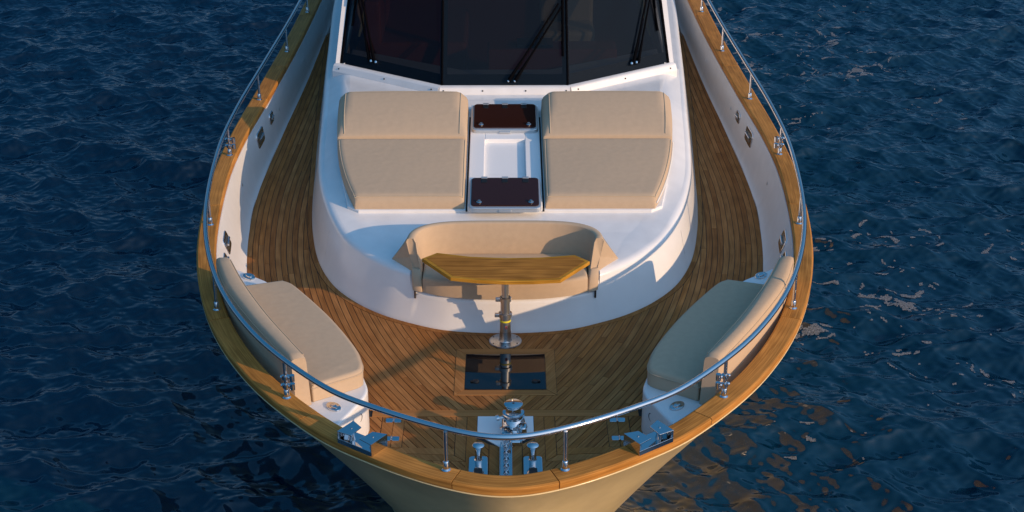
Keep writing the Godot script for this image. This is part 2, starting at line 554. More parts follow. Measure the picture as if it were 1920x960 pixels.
func cap_piece(parent: Node3D, s0: int, s1: int, tone: int) -> void:
	var mb := Mb.new()
	var rings := []; var us := []
	var st := 1 if s1 > s0 else -1
	var s := s0
	var len_ := 0.0
	var list := []
	while true:
		list.append(s)
		if s == s1: break
		s += st
	var prev := Vector3.ZERO
	for q in list.size():
		var i := absi(list[q]); var sg := signf(list[q]) if list[q] != 0 else 1.0
		var w := cap_width(O[i].y)
		var ring := PackedVector3Array()
		var t := Vector2(-ON[i].y, ON[i].x)   # along the rail
		var shift := 0.0
		if q == 0: shift = 0.003
		if q == list.size() - 1: shift = -0.003
		for p in [[w, 2.500], [w, 2.548], [w - 0.004, 2.556], [w - 0.014, CAP], [0.016, CAP], [0.005, 2.556], [0.0, 2.548], [0.004, 2.500]]:
			var b := at_o(i, p[0])
			var c := v3(b, p[1], sg)
			ring.append(c)
		rings.append(ring)
	# pull the two ends back a little so that the joints show
	for e in [[0, 1], [rings.size() - 1, rings.size() - 2]]:
		for j in 8:
			var d: Vector3 = rings[e[1]][j] - rings[e[0]][j]
			rings[e[0]][j] += d.normalized() * 0.0035
	var grp := [0, 1, 1, 2, 1, 1, 0, 3]
	var u := 0.0
	var off := float(tone) * 0.37
	for i in rings.size() - 1:
		var du: float = (rings[i][3] as Vector3).distance_to(rings[i + 1][3]) / 1.1
		for j in 8:
			var k := (j + 1) % 8
			var va := off + j * 0.09; var vb := off + (j + 1) * 0.09
			if j > 3: va += 0.45; vb += 0.45
			if j == 3: vb += 0.45
			mb.tri(rings[i][j], rings[i][k], rings[i + 1][k], grp[j], Vector2(u, va), Vector2(u, vb), Vector2(u + du, vb))
			mb.tri(rings[i][j], rings[i + 1][k], rings[i + 1][j], grp[j], Vector2(u, va), Vector2(u + du, vb), Vector2(u + du, va))
		u += du
	for e in [0, rings.size() - 1]:
		var r = rings[e]
		for j in range(1, 7): 
			if e == 0: mb.tri(r[0], r[j + 1], r[j])
			else: mb.tri(r[0], r[j], r[j + 1])
	obj("plank", mb, M.rails[tone % 3], parent)

# --- teak deck
var G := PackedVector2Array()      # line the deck planks run along
var GN := PackedVector2Array()
var GS := PackedFloat32Array()
func plank_uv(p: Vector3) -> Vector2:
	var q := Vector2(absf(p.x), p.z)
	var best := 0; var bd := 1e9
	for i in range(0, G.size()):
		var d := G[i].distance_squared_to(q)
		if d < bd: bd = d; best = i
	var t := Vector2(-GN[best].y, GN[best].x)
	return Vector2((GS[best] + (q - G[best]).dot(t)) / 1.3 + uv_off.x, (q - G[best]).dot(GN[best]) / 0.42 + uv_off.y)
var uv_off := Vector2.ZERO
var rng := RandomNumberGenerator.new()
var n_planks := 0
func lay_plank(parent: Node3D, poly: PackedVector2Array, y := DECK, thick := 0.006, tone := -1) -> void:
	if absf(Mb.area(poly)) < 0.0006: return
	var clean := PackedVector2Array()
	for p in poly:
		if clean.is_empty() or p.distance_to(clean[clean.size() - 1]) > 0.002: clean.append(p)
	if clean.size() > 2 and clean[0].distance_to(clean[clean.size() - 1]) < 0.002: clean.remove_at(clean.size() - 1)
	if clean.size() < 3 or Geometry2D.triangulate_polygon(clean).is_empty(): return
	uv_off = Vector2(rng.randf(), rng.randf())
	var mb := Mb.new()
	mb.prism(clean, y - thick, y + rng.randf() * 0.0008, 0.0, 1, false, null, plank_uv)
	var pick := rng.randi() % 6
	obj("plank", mb, M.planks[pick if tone < 0 else tone], parent)
	n_planks += 1
func rect(x0: float, z0: float, x1: float, z1: float) -> PackedVector2Array: return v2([x0, z0, x1, z0, x1, z1, x0, z1])
func build_deck() -> void:
	rng.seed = 2024
	var n := O.size()
	# bed of caulking under the planks, and the plain lower side decks behind the step
	var half := PackedVector2Array()
	for i in n:
		if O[i].y > -9.36: half.append(at_o(i, deck_inset(O[i].y) + 0.022))
	half[0].x = 0.0
	var aft := half[half.size() - 1]
	var full := half.duplicate()
	var m := mir(half)
	for i in m.size() - 1: full.append(m[i])
	var mb := Mb.new(); mb.prism(full, 1.987, DECK - 0.0045)
	var deck := obj("teak_deck", mb, M.caulk, yacht)
	for sg in [-1.0, 1.0]:
		mb = Mb.new(); mb.box(Vector3(sg * 2.5, 1.80, -12.2), Vector3(0.3, 0.06, 5.7), 0.0, 0.0)
		obj("side_deck", mb, M.planks[1], yacht)
	G = spline(v2([0.02, 3.66, 0.55, 2.86, 1.08, 2.05, 1.58, 1.22, 1.98, 0.38, 2.28, -0.5, 2.50, -1.45, 2.62, -2.4, 2.675, -3.4, 2.66, -4.6, 2.635, -6.0, 2.615, -7.6, 2.61, -9.6]), 10)
	GN = inward(G, false)
	GS.append(0.0)
	for i in range(1, G.size()): GS.append(GS[i - 1] + G[i].distance_to(G[i - 1]))
	# regions that carry the long planks
	var margin := PackedVector2Array()   # outer edge of the margin plank around the coachroof
	var foot := PackedVector2Array()
	for i in B.size():
		if B[i].y > -9.34:
			margin.append(B[i] - BN[i] * 0.068); foot.append(B[i] + BN[i] * 0.03)
	margin[0].x = 0.0
	var area_ := PackedVector2Array()
	for p in half: area_.append(p)
	for i in range(margin.size() - 1, -1, -1): area_.append(margin[i])
	area_ = Geometry2D.intersect_polygons(area_, rect(0.0015, -9.33, 4, 1.148))[0]
	var frame := rect(-1, 0.135, 0.423, 0.925)
	var plinth := plinth_outline(0.0)
	var pitch := 0.055; var gap := 0.0058
	for k in 52:
		var d0 := k * pitch + gap / 2 - 0.03; var d1 := d0 + pitch - gap
		var cuts := [0.0]
		var s := 1.9 + rng.randf() * 2.0
		while s < GS[GS.size() - 1] - 0.6:
			cuts.append(s); s += 2.7 + rng.randf() * 1.2
		cuts.append(GS[GS.size() - 1] + 1.0)
		for side in [1.0, -1.0]:
			for c in cuts.size() - 1:
				var a := PackedVector2Array(); var b := PackedVector2Array()
				var s0: float = cuts[c] + 0.002 + (0.9 * rng.randf() if side < 0 and c > 0 else 0.0) * 0.0; var s1: float = cuts[c + 1] - 0.002
				for i in range(G.size()):
					if GS[i] > s0 and GS[i] < s1:
						if a.is_empty() and i > 0 and s0 > 0.01: 
							var t := (s0 - GS[i - 1]) / (GS[i] - GS[i - 1])
							var gp := G[i - 1].lerp(G[i], t); var gn := GN[i - 1].lerp(GN[i], t).normalized()
							a.append(gp + gn * d0); b.append(gp + gn * d1)
						a.append(G[i] + GN[i] * d0); b.append(G[i] + GN[i] * d1)
						if i < G.size() - 1 and GS[i + 1] >= s1:
							var t := (s1 - GS[i]) / (GS[i + 1] - GS[i])
							var gp := G[i].lerp(G[i + 1], t); var gn := GN[i].lerp(GN[i + 1], t).normalized()
							a.append(gp + gn * d0); b.append(gp + gn * d1)
				if a.size() < 2: continue
				b.reverse()
				a.append_array(b)
				for p1 in Geometry2D.intersect_polygons(a, area_):
					for p2 in Geometry2D.clip_polygons(p1, frame):
						for p3 in Geometry2D.clip_polygons(p2, plinth):
							lay_plank(deck, p3 if side > 0 else mir(p3))
	# margin planks round the coachroof
	var cuts2 := [0]
	for z in [-0.26, -0.72, -1.6, -3.3, -5.6, -9.3]:
		var best := 0
		for i in margin.size():
			if absf(margin[i].y - z) < absf(margin[best].y - z): best = i
		cuts2.append(best)
	for c in cuts2.size() - 1:
		for side in [1.0, -1.0]:
			var p := PackedVector2Array()
			for i in range(cuts2[c], cuts2[c + 1] + 1): p.append(margin[i] + BN[i] * 0.005)
			for i in range(cuts2[c + 1], cuts2[c] - 1, -1): p.append(foot[i])
			for q in Geometry2D.offset_polygon(p, -0.0012):
				lay_plank(deck, q if side > 0 else mir(q))
	# mitred frame of the flush hatch
	var fx0 := 0.42; var fx1 := 0.338; var z0 := 0.138; var z1 := 0.225; var z2 := 0.833; var z3 := 0.922
	lay_plank(deck, v2([-fx0, z0, fx0, z0, fx1, z1, -fx1, z1]), DECK + 0.002, 0.008, 2)
	lay_plank(deck, v2([-fx0 + 0.003, z3, -fx1, z2 + 0.003, fx1, z2 + 0.003, fx0 - 0.003, z3]), DECK + 0.002, 0.008, 2)
	for sg in [-1.0, 1.0]:
		lay_plank(deck, v2([sg * fx0, z0 + 0.004, sg * fx1, z1 + 0.004, sg * fx1, z2 - 0.002, sg * fx0, z3 - 0.004]), DECK + 0.002, 0.008, 2)
	# cross beam and the boards of the bow lockers
	lay_plank(deck, rect(-1.06, 1.153, 1.06, 1.247), DECK + 0.001, 0.007, 2)
	var bow := PackedVector2Array()
	for p in full: bow.append(p)
	bow = Geometry2D.intersect_polygons(bow, rect(-3, 1.252, 3, 4))[0]
	var boards := [rect(0.886, 1.254, 0.972, 1.70), rect(0.80, 1.254, 0.882, 1.70), v2([0.306, 1.254, 0.388, 1.254, 0.388, 1.818, 0.306, 1.897]), rect(0.224, 1.254, 0.302, 2.02), v2([0.393, 1.722, 0.80, 1.706, 0.90, 1.78, 0.393, 1.81]), v2([0.40, 1.815, 0.90, 1.785, 0.97, 1.86, 0.31, 1.90]), v2([0.048, 1.70, 0.125, 1.665, 0.125, 2.5, 0.048, 2.5]), v2([0.80, 1.704, 0.972, 1.704, 1.02, 1.80, 0.905, 1.775])]
	var diag := [rect(0.978, 1.254, 1.5, 2.2), rect(0.393, 1.254, 0.796, 1.716), v2([0.13, 1.66, 0.22, 1.58, 0.22, 2.6, 0.13, 2.6]), v2([0.226, 2.025, 0.302, 1.905, 0.97, 1.865, 1.3, 2.3, 0.226, 2.7])]
	for side in [1.0, -1.0]:
		for bd in boards:
			for p in Geometry2D.intersect_polygons(bd, bow): lay_plank(deck, p if side > 0 else mir(p))
		for dg in diag:
			for k in 40:
				var d0 := -0.3 + k * pitch + gap / 2; var d1 := d0 + pitch - gap
				var a := PackedVector2Array(); var b := PackedVector2Array()
				for i in 45:
					a.append(G[i] + GN[i] * d0); b.append(G[i] + GN[i] * d1)
				b.reverse(); a.append_array(b)
				for p1 in Geometry2D.intersect_polygons(a, dg):
					for p2 in Geometry2D.intersect_polygons(p1, bow):
						for p3 in Geometry2D.clip_polygons(p2, plinth): lay_plank(deck, p3 if side > 0 else mir(p3))
	print("planks ", n_planks)
	# hinges of the lockers
	for sg in [-1.0, 1.0]:
		for z in [1.315, 1.585]:
			mb = Mb.new()
			for d in [-0.033, 0.033]:
				mb.box(Vector3(sg * 0.884 + d, 2.004, z), Vector3(0.058, 0.008, 0.062), 0.012, 0.003)
			mb.tube([Vector3(sg * 0.884, 2.008, z - 0.03), Vector3(sg * 0.884, 2.008, z + 0.03)], 0.006, 8)
			obj("locker_hinge", mb, M.chrome, yacht)
	# flush glass hatch
	mb = Mb.new(); mb.box(Vector3(0, 1.9985, 0.529), Vector3(0.672, 0.01, 0.60), 0.012, 0.002)
	var fh := obj("flush_hatch", mb, M.black_glass, yacht)
	for sg in [-1.0, 1.0]:
		mb = Mb.new()
		mb.lathe(Vector3(sg * 0.245, 2.0, 0.70), [Vector2(0, 0), Vector2(0.028, 0), Vector2(0.028, 0.008), Vector2(0.02, 0.014), Vector2(0, 0.014)], 14)
		mb.box(Vector3(sg * 0.255, 2.012, 0.705), Vector3(0.07, 0.008, 0.02), 0.008, 0.003)
		obj("catch", mb, M.black, fh)
	# plate under the windlass
	mb = Mb.new(); mb.prism(v2([-0.22, 1.252, 0.22, 1.252, 0.22, 1.52, 0.045, 1.70, 0.045, 2.5, -0.045, 2.5, -0.045, 1.70, -0.22, 1.52]), 1.99, 2.003, 0.002)
	obj("windlass_plate", mb, M.tray, yacht)

# --- coachroof
func trunk_rim(i: int) -> Vector3:   # x, z of the inner rim, y
	var p := B[i]
	var lean := lerpf(0.25, 0.15, smoothstep(-0.7, -2.6, p.y))
	var r := p + BN[i] * 0.12
	var top := roof_y(r.y) - shoulder_drop(r.y)
	var q := p + BN[i] * (lean * (top - 2.0) + 0.055)
	for k in 3:
		top = roof_y(q.y) - shoulder_drop(q.y)
		if p.x < 0.805: top = 2.30
		q = p + BN[i] * (lean * (top - 2.0) + 0.055)
	return Vector3(q.x, top, q.y)
func trunk_ring(i: int, sg: float, top: float) -> PackedVector3Array:
	var lean := lerpf(0.25, 0.15, smoothstep(-0.7, -2.6, B[i].y))
	var ring := PackedVector3Array([v3(B[i] - BN[i] * 0.012, 1.80, sg), v3(B[i] - BN[i] * 0.012, 2.004, sg), v3(B[i], 2.03, sg), v3(B[i] + BN[i] * lean * 0.15, 2.15, sg)])
	var yw := top - 0.06
	ring.append(v3(B[i] + BN[i] * lean * (yw - 2.0), yw, sg))
	for k in range(1, 6):
		var a := 0.5 * PI * k / 5
		ring.append(v3(B[i] + BN[i] * (lean * (yw - 2.0) + (lean * 0.06 + 0.055) * (1.0 - cos(a))), yw + 0.06 * sin(a), sg))
	return ring
func build_coachroof() -> void:
	var rings := []
	var n := B.size()
	var edge := 0
	while B[edge].x < 0.805: edge += 1
	for s in range(-n + 1, n):
		var i := absi(s); var sg := signf(s) if s != 0 else 1.0
		if s == edge: rings.append(trunk_ring(i, sg, 2.30))
		rings.append(trunk_ring(i, sg, trunk_rim(i).y))
		if s == -edge: rings.append(trunk_ring(i, sg, 2.30))
	var mb := Mb.new(); mb.loft(rings, false, null, false)
	var trunk := obj("coachroof", mb, M.white, yacht, Vector3(0, 1, 0))
	# top, in two slopes, open at the settee
	var top := PackedVector2Array()
	var lefts := PackedVector2Array()
	for i in n:
		if B[i].x >= 0.805 and B[i].y > -5.3:
			var r := trunk_rim(i); top.append(Vector2(r.x, r.z) + BN[i] * 0.24 * smoothstep(0.85, 1.35, r.x))
	var right := top.duplicate()
	var poly := PackedVector2Array([Vector2(0.84, -0.93), Vector2(0.84, right[0].y)])
	for p in right: poly.append(p)
	var ws := v2([1.69, -5.15, 1.66, -4.86, 0.72, -4.22])
	for p in ws: poly.append(p)
	var m := mir(poly)
	poly.append_array(m)
	mb = Mb.new()
	for zone in [rect(-3, -1.2, 3, 1), rect(-3, -3.9, 3, -1.2), rect(-3, -6, 3, -3.9)]:
		for p in Geometry2D.intersect_polygons(poly, zone):
			var idx := Geometry2D.triangulate_polygon(p)
			for t in range(0, idx.size(), 3):
				var q := []
				for k in 3: q.append(Vector3(p[idx[t + k]].x, roof_y(p[idx[t + k]].y), p[idx[t + k]].y))
				if (q[1] - q[0]).cross(q[2] - q[0]).y < 0: mb.tri(q[0], q[2], q[1], -1)
				else: mb.tri(q[0], q[1], q[2], -1)
	# rounded shoulders down to the side walls
	for sg in [-1.0, 1.0]:
		var prev := PackedVector3Array()
		for i in n:
			if B[i].x < 0.805 or B[i].y < -5.4: continue
			var r := trunk_rim(i)
			var inn := Vector2(r.x, r.z) + BN[i] * 0.24 * smoothstep(0.85, 1.35, r.x)
			var row := PackedVector3Array()
			for k in 7:
				var t := k / 6.0
				var xz := Vector2(r.x, r.z).lerp(inn, t)
				row.append(Vector3(xz.x * sg, lerpf(r.y, roof_y(inn.y), sin(t * PI / 2.0)), xz.y))
			if not prev.is_empty():
				for k in 6:
					if sg > 0: mb.quad(prev[k], row[k], row[k + 1], prev[k + 1], 5)
					else: mb.quad(prev[k], prev[k + 1], row[k + 1], row[k], 5)
			prev = row
	# recess walls and floor
	mb.quad(Vector3(-0.84, 2.3, -0.93), Vector3(0.84, 2.3, -0.93), Vector3(0.84, roof_y(-0.93), -0.93), Vector3(-0.84, roof_y(-0.93), -0.93))
	for sg in [-1.0, 1.0]:
		mb.quad(Vector3(sg * 0.84, 2.3, -0.93), Vector3(sg * 0.84, 2.3, -0.45), Vector3(sg * 0.84, roof_y(-0.45), -0.45), Vector3(sg * 0.84, roof_y(-0.93), -0.93))
	mb.quad(Vector3(-0.80, 2.299, -0.95), Vector3(-0.78, 2.299, -0.46), Vector3(0.78, 2.299, -0.46), Vector3(0.80, 2.299, -0.95))
	mb.quad(Vector3(-0.70, 2.298, -0.5), Vector3(-0.50, 2.298, -0.34), Vector3(0.50, 2.298, -0.34), Vector3(0.70, 2.298, -0.5))
	obj("roof_panel", mb, M.white, yacht, Vector3(0, 1, 0))
	# shoulders beside the wheelhouse
	for sg in [-1.0, 1.0]:
		mb = Mb.new()
		var a := PackedVector3Array(); 
		for i in n:
			if B[i].y < -4.85: 
				var r := trunk_rim(i); a.append(Vector3(r.x * sg, r.y, r.z))
		for i in a.size() - 1:
			var c0 := Vector3(sg * (1.88 + (-a[i].z - 5.0) * 0.03), a[i].y + 0.001, a[i].z); var c1 := Vector3(sg * (1.88 + (-a[i + 1].z - 5.0) * 0.03), a[i + 1].y + 0.001, a[i + 1].z)
			if sg > 0: mb.quad(a[i], a[i + 1], c1, c0)
			else: mb.quad(a[i], c0, c1, a[i + 1])
		obj("shoulder", mb, M.white, yacht, Vector3(0, 1, 0))
	# raised platform below the sun pads
	var half := v2([0.0, -1.55, 1.39, -1.55, 1.50, -1.63, 1.585, -2.05, 1.66, -2.6, 1.70, -3.1, 1.72, -3.5, 1.66, -3.66, 0, -3.66])
	var full := half.duplicate()
	var hm := mir(half)
	for i in range(1, hm.size() - 1): full.append(hm[i])
	mb = Mb.new(); mb.prism(full, -0.02, 0.03, 0.01, 3, false, func(_x, z): return roof_y(z))
	obj("sun_pad_platform", mb, M.white, yacht)
	# middle console between the pads, with its sunken tray
	mb = Mb.new()
	var yc := func(_x, z): return roof_y(z)
	var tx := 0.205; var tz0 := -2.88; var tz1 := -2.06
	for r in [rect(-0.355, -3.64, -tx, -1.545), rect(tx, -3.64, 0.355, -1.545), rect(-tx + 0.0005, -3.64, tx - 0.0005, tz0), rect(-tx + 0.0005, tz1, tx - 0.0005, -1.545)]:
		mb.prism(r, 0.02, 0.075, 0.006, 2, false, yc)
	mb.prism(rect(-tx, tz0, tx, tz1), 0.02, 0.034, 0.0, 1, false, yc)
	obj("console", mb, M.tray, yacht)
	for sg in [-1.0, 1.0]:
		mb = Mb.new(); mb.prism(rect(sg * 0.366 - 0.008, -3.45, sg * 0.366 + 0.008, -1.54), 0.02, 0.032, 0.0, 1, false, yc)
		obj("console_gap", mb, M.caulk, yacht)
	roof_hatch(-3.295)
	roof_hatch(-1.725)
	# seams of the mouldings
	for sg in [-1.0, 1.0]:
		mb = Mb.new()
		var k := 0
		for i in n:
			if absf(B[i].y + 1.50) < absf(B[k].y + 1.50): k = i
		var pth := []
		for j in 6:
			var y := 2.03 + j * 0.07
			var lean := lerpf(0.25, 0.15, smoothstep(-0.7, -2.6, B[k].y))
			pth.append(v3(B[k] + BN[k] * (lean * (y - 2.0) - 0.0005), y, sg))
		mb.tube(pth, 0.0022, 4)
		obj("seam", mb, M.alu, yacht)
		# drain slots below the ends of the settee
		mb = Mb.new(); mb.box(Vector3(sg * 0.80, 2.262, -0.41), Vector3(0.016, 0.07, 0.045), 0.006, 0.003)
		obj("drain_slot", mb, M.hole, yacht)
func roof_hatch(zc: float) -> void:
	var slope := atan(0.13)
	var xf := Transform3D(Basis(Vector3.RIGHT, slope), Vector3(0, roof_y(zc) + 0.072, zc))
	var mb := Mb.new(); mb.xf = xf
	mb.prism(Mb.rounded(rect(-0.342, -0.285, 0.342, 0.295), 0.06, 6), 0.0, 0.045, 0.012, 3, false)
	var fr := obj("roof_hatch", mb, M.alu, yacht)
	mb = Mb.new(); mb.xf = xf
	mb.prism(Mb.rounded(rect(-0.322, -0.275, 0.322, 0.255), 0.045, 6), 0.043, 0.055, 0.004, 2, false)
	obj("lid", mb, M.lid, fr)
	for x in [-0.20, 0.0, 0.20]:
		mb = Mb.new(); mb.xf = xf
		mb.box(Vector3(x, 0.052, -0.271), Vector3(0.062, 0.02, 0.03), 0.004, 0.003)
		obj("hinge", mb, M.alu, fr)
		mb = Mb.new(); mb.xf = xf
		mb.box(Vector3(x, 0.0565, -0.21), Vector3(0.055, 0.004, 0.075), 0.006, 0.001)
		obj("hinge_leaf", mb, M.black, fr)
	for x in [-0.245, 0.245]:
		mb = Mb.new(); mb.xf = xf
		mb.lathe(Vector3(x, 0.054, 0.195), [Vector2(0, 0), Vector2(0.026, 0), Vector2(0.026, 0.006), Vector2(0.014, 0.012), Vector2(0.014, 0.022), Vector2(0, 0.026)], 14)
		obj("knob", mb, M.steel, fr)
	mb = Mb.new(); mb.xf = xf
	mb.box(Vector3(0.0, 0.02, 0.299), Vector3(0.12, 0.02, 0.02), 0.006, 0.004)
	obj("handle", mb, M.alu, fr)

# --- wheelhouse
func build_wheelhouse() -> void:
	var y0 := 2.93; var h := 1.3; var back := 0.62
	var P0 := [Vector3(-1.875, y0, -5.0), Vector3(-0.69, y0, -4.19), Vector3(0.69, y0, -4.19), Vector3(1.875, y0, -5.0)]
	var P1 := [Vector3(-1.70, y0 + h, -5.0 - back * 1.15), Vector3(-0.67, y0 + h, -4.19 - back), Vector3(0.67, y0 + h, -4.19 - back), Vector3(1.70, y0 + h, -5.0 - back * 1.15)]
	for k in 3:
		var mb := Mb.new()
		var nrm: Vector3 = (P0[k + 1] - P0[k]).cross(P1[k] - P0[k]).normalized()
		var a: Vector3 = P0[k].lerp(P0[k + 1], 0.006); var b: Vector3 = P0[k + 1].lerp(P0[k], 0.006); var c: Vector3 = P1[k + 1].lerp(P1[k], 0.006); var d: Vector3 = P1[k].lerp(P1[k + 1], 0.006)
		mb.quad(a, b, c, d)
		obj("windscreen_pane", mb, M.glass, yacht, nrm)
		# black frit band round the pane, behind the glass
		mb = Mb.new()
		var inn := -nrm * 0.012
		var e0 := 0.035 if k == 1 else 0.02
		var bw := 0.085
		var lo := [a + inn, b + inn]; var hi := [d + inn, c + inn]
		var a2: Vector3 = a.lerp(d, bw) .lerp(b.lerp(c, bw), e0) + inn; var b2: Vector3 = b.lerp(c, bw).lerp(a.lerp(d, bw), e0) + inn
		var c2: Vector3 = c.lerp(b, bw).lerp(d.lerp(a, bw), e0) + inn; var d2: Vector3 = d.lerp(a, bw).lerp(c.lerp(b, bw), e0) + inn
		mb.quad(a + inn, b + inn, b2, a2); mb.quad(b + inn, c + inn, c2, b2); mb.quad(c + inn, d + inn, d2, c2); mb.quad(d + inn, a + inn, a2, d2)
		obj("frit", mb, M.black, yacht, nrm)
	for k in 4:
		var mb := Mb.new(); mb.tube([P0[k] - Vector3(0, 0.02, 0), P1[k]], 0.014 if k in [1, 2] else 0.022, 8)
		obj("mullion", mb, M.mullion, yacht)
	# screwed white strip along the foot of the windscreen
	var lip := [Vector2(-1.95, -4.975), Vector2(-0.715, -4.142), Vector2(0.715, -4.142), Vector2(1.95, -4.975)]
	for k in 3:
		var p: Vector2 = lip[k]; var q: Vector2 = lip[k + 1]
		var mb := Mb.new()
		var d := (q - p).normalized(); var nn := Vector2(-d.y, d.x)
		if nn.y < 0: nn = -nn
		var rings := []
		for e in [p + d * (0.003 if k == 0 else 0.0), q]:
			var yb := roof_y(e.y) - 0.01
			rings.append(PackedVector3Array([v3(e - nn * 0.05, yb - 0.22), v3(e + nn * 0.045, yb - 0.22), v3(e + nn * 0.045, yb + 0.016), v3(e + nn * 0.022, 2.914), v3(e + nn * 0.010, 2.928), v3(e - nn * 0.05, 2.93)]))
		mb.loft(rings, true, [0, 1, 2, 3, 3, 4])
		var strip := obj("windscreen_strip", mb, M.white, yacht)
		for t in ([0.03, 0.33, 0.66, 0.97] if k == 1 else [0.06, 0.5, 0.94]):
			var e := p.lerp(q, t)
			mb = Mb.new()
			var yb := 2.893
			mb.xf = Transform3D(Basis(Vector3(d.x, 0, d.y), 0.9), v3(e + nn * 0.034, yb))
			mb.lathe(Vector3.ZERO, [Vector2(0.009, -0.004), Vector2(0.009, 0.002), Vector2(0, 0.004)], 8)
			obj("screw", mb, M.dark, strip)
	# pillars, sides, roof and everything behind the glass
	for sg in [-1.0, 1.0]:
		var mb := Mb.new()
		var rings := []
		for e in [[-4.965, 0.0], [-11.0, 1.0]]:
			var x: float = 1.88 + (-e[0] - 5.0) * 0.03
			var yb := 2.70
			rings.append(PackedVector3Array([Vector3(sg * x, yb - 0.1, e[0]), Vector3(sg * (x + 0.01), yb, e[0]), Vector3(sg * (x - 0.01), yb + 0.22, e[0]), Vector3(sg * (x - 0.05), yb + 0.24, e[0]), Vector3(sg * (x - 0.06), yb - 0.1, e[0])]))
		mb.loft(rings, true, [0, 0, 1, 2, 3])
		obj("cabin_side", mb, M.white, yacht)
		mb = Mb.new()
		var ra := [PackedVector3Array(), PackedVector3Array()]
		for e in 2:
			var lo: Vector3 = P0[3] if e == 0 else Vector3(2.02, 2.94, -11.0)
			var hi: Vector3 = P1[3] if e == 0 else Vector3(1.9, 4.23, -11.0)
			for t in 6: ra[e].append(lo.lerp(hi, t / 5.0) * Vector3(sg, 1, 1))
		for t in 5: mb.quad(ra[0][t], ra[1][t], ra[1][t + 1], ra[0][t + 1])
		obj("side_window", mb, M.glass, yacht, Vector3(sg, 0, 0))
		mb = Mb.new()
		var base := Vector3(sg * 1.90, 2.88, -4.975); var tp := Vector3(sg * 1.74, 4.25, -5.74)
		var dd := (tp - base).normalized(); var fx := Vector3(sg, 0, 0)
		rings = []
		for p in [base, tp]: rings.append(PackedVector3Array([p + Vector3(-sg * 0.03, 0, 0.01), p + Vector3(sg * 0.045, 0, 0.0), p + Vector3(sg * 0.05, 0, -0.12), p + Vector3(-sg * 0.03, 0, -0.12)]))
		mb.loft(rings, true, [0, 1, 2, 3])
		obj("pillar", mb, M.white, yacht)
	var roof := Mb.new(); roof.prism(Mb.rounded(v2([-0.75, -4.6, 0.75, -4.6, 1.95, -5.45, 2.1, -11.2, -2.1, -11.2, -1.95, -5.45]), 0.15, 4), 4.24, 4.38, 0.05, 3)
	obj("wheelhouse_roof", roof, M.white, yacht)
	var b := Mb.new(); b.box(Vector3(0, 3.2, -11.0), Vector3(3.9, 2.1, 0.06), 0.0, 0.0)
	obj("aft_bulkhead", b, M.mahogany, yacht)
	b = Mb.new(); b.box(Vector3(0, 2.30, -8.0), Vector3(3.9, 0.05, 6.0), 0.0, 0.0)
	obj("saloon_floor", b, M.mahogany, yacht)
	b = Mb.new(); b.xf = Transform3D(Basis(), Vector3(0, -0.17, -0.50)); b.prism(v2([-1.80, -4.52, -0.67, -3.78, 0.67, -3.78, 1.80, -4.52, 1.80, -4.75, 0.6, -4.02, -0.6, -4.02, -1.80, -4.75]), 2.8, 3.06, 0.01)
	obj("dash_cowl", b, M.dash, yacht)
	b = Mb.new(); b.xf = Transform3D(Basis(), Vector3(0, -0.17, -0.50)); b.prism(v2([-1.80, -4.755, -0.6, -4.025, 0.6, -4.025, 1.80, -4.755, 1.80, -5.05, 0.5, -4.26, -0.5, -4.26, -1.80, -5.05]), 2.8, 3.10, 0.02)
	obj("dash_shelf", b, M.dash_shelf, yacht)
	b = Mb.new(); b.xf = Transform3D(Basis(), Vector3(0, -0.17, -0.50)); b.box(Vector3(0.55, 2.95, -4.85), Vector3(1.5, 0.5, 0.35), 0.03, 0.02); 
	obj("helm_console", b, M.mahogany, yacht)
	b = Mb.new(); b.xf = Transform3D(Basis(), Vector3(0, -0.17, -0.50)); b.box(Vector3(0.35, 3.23, -4.85), Vector3(0.42, 0.03, 0.3), 0.02, 0.01)
	obj("instrument_screen", b, M.screen, yacht)
	b = Mb.new(); b.box(Vector3(-1.0, 2.75, -6.3), Vector3(1.1, 0.5, 1.5), 0.05, 0.04); b.box(Vector3(-1.55, 3.2, -6.3), Vector3(0.2, 0.6, 1.5), 0.05, 0.04)
	obj("saloon_sofa", b, M.mahogany, yacht)
	b = Mb.new(); b.box(Vector3(0.75, 3.0, -6.0), Vector3(0.65, 0.16, 0.55), 0.08, 0.05); b.box(Vector3(0.75, 3.45, -6.3), Vector3(0.65, 0.85, 0.14), 0.05, 0.04); b.box(Vector3(0.75, 2.65, -6.0), Vector3(0.25, 0.6, 0.25), 0.05, 0.02)
	obj("helm_seat", b, M.leather, yacht)
	for c in [[-1.25, -6.0], [-0.75, -7.2], [1.35, -6.8]]:
		b = Mb.new()
		var rings := []
		for k in 21:
			var x: float = c[0] - 0.2 + k * 0.02; var z: float = c[1] + 0.03 * sin(k * 1.6)
			rings.append(PackedVector3Array([Vector3(x, 3.4, z - 0.006), Vector3(x, 3.4, z + 0.006), Vector3(x, 4.22, z + 0.006), Vector3(x, 4.22, z - 0.006)]))
		b.loft(rings)
		obj("curtain", b, M.curtain, yacht)
	# wipers: arm pairs from the foot of each pane
	wiper(P0, P1, 0, Vector2(0.325, 0.06), Vector2(0.09, 0.62), Vector2(0.075, 0.30), Vector2(0.105, 0.95))
	wiper(P0, P1, 1, Vector2(0.555, 0.03), Vector2(0.955, 0.62), Vector2(0.965, 0.22), Vector2(0.972, 0.93))
	wiper(P0, P1, 2, Vector2(0.655, 0.05), Vector2(0.90, 0.62), Vector2(0.925, 0.26), Vector2(0.90, 0.95))
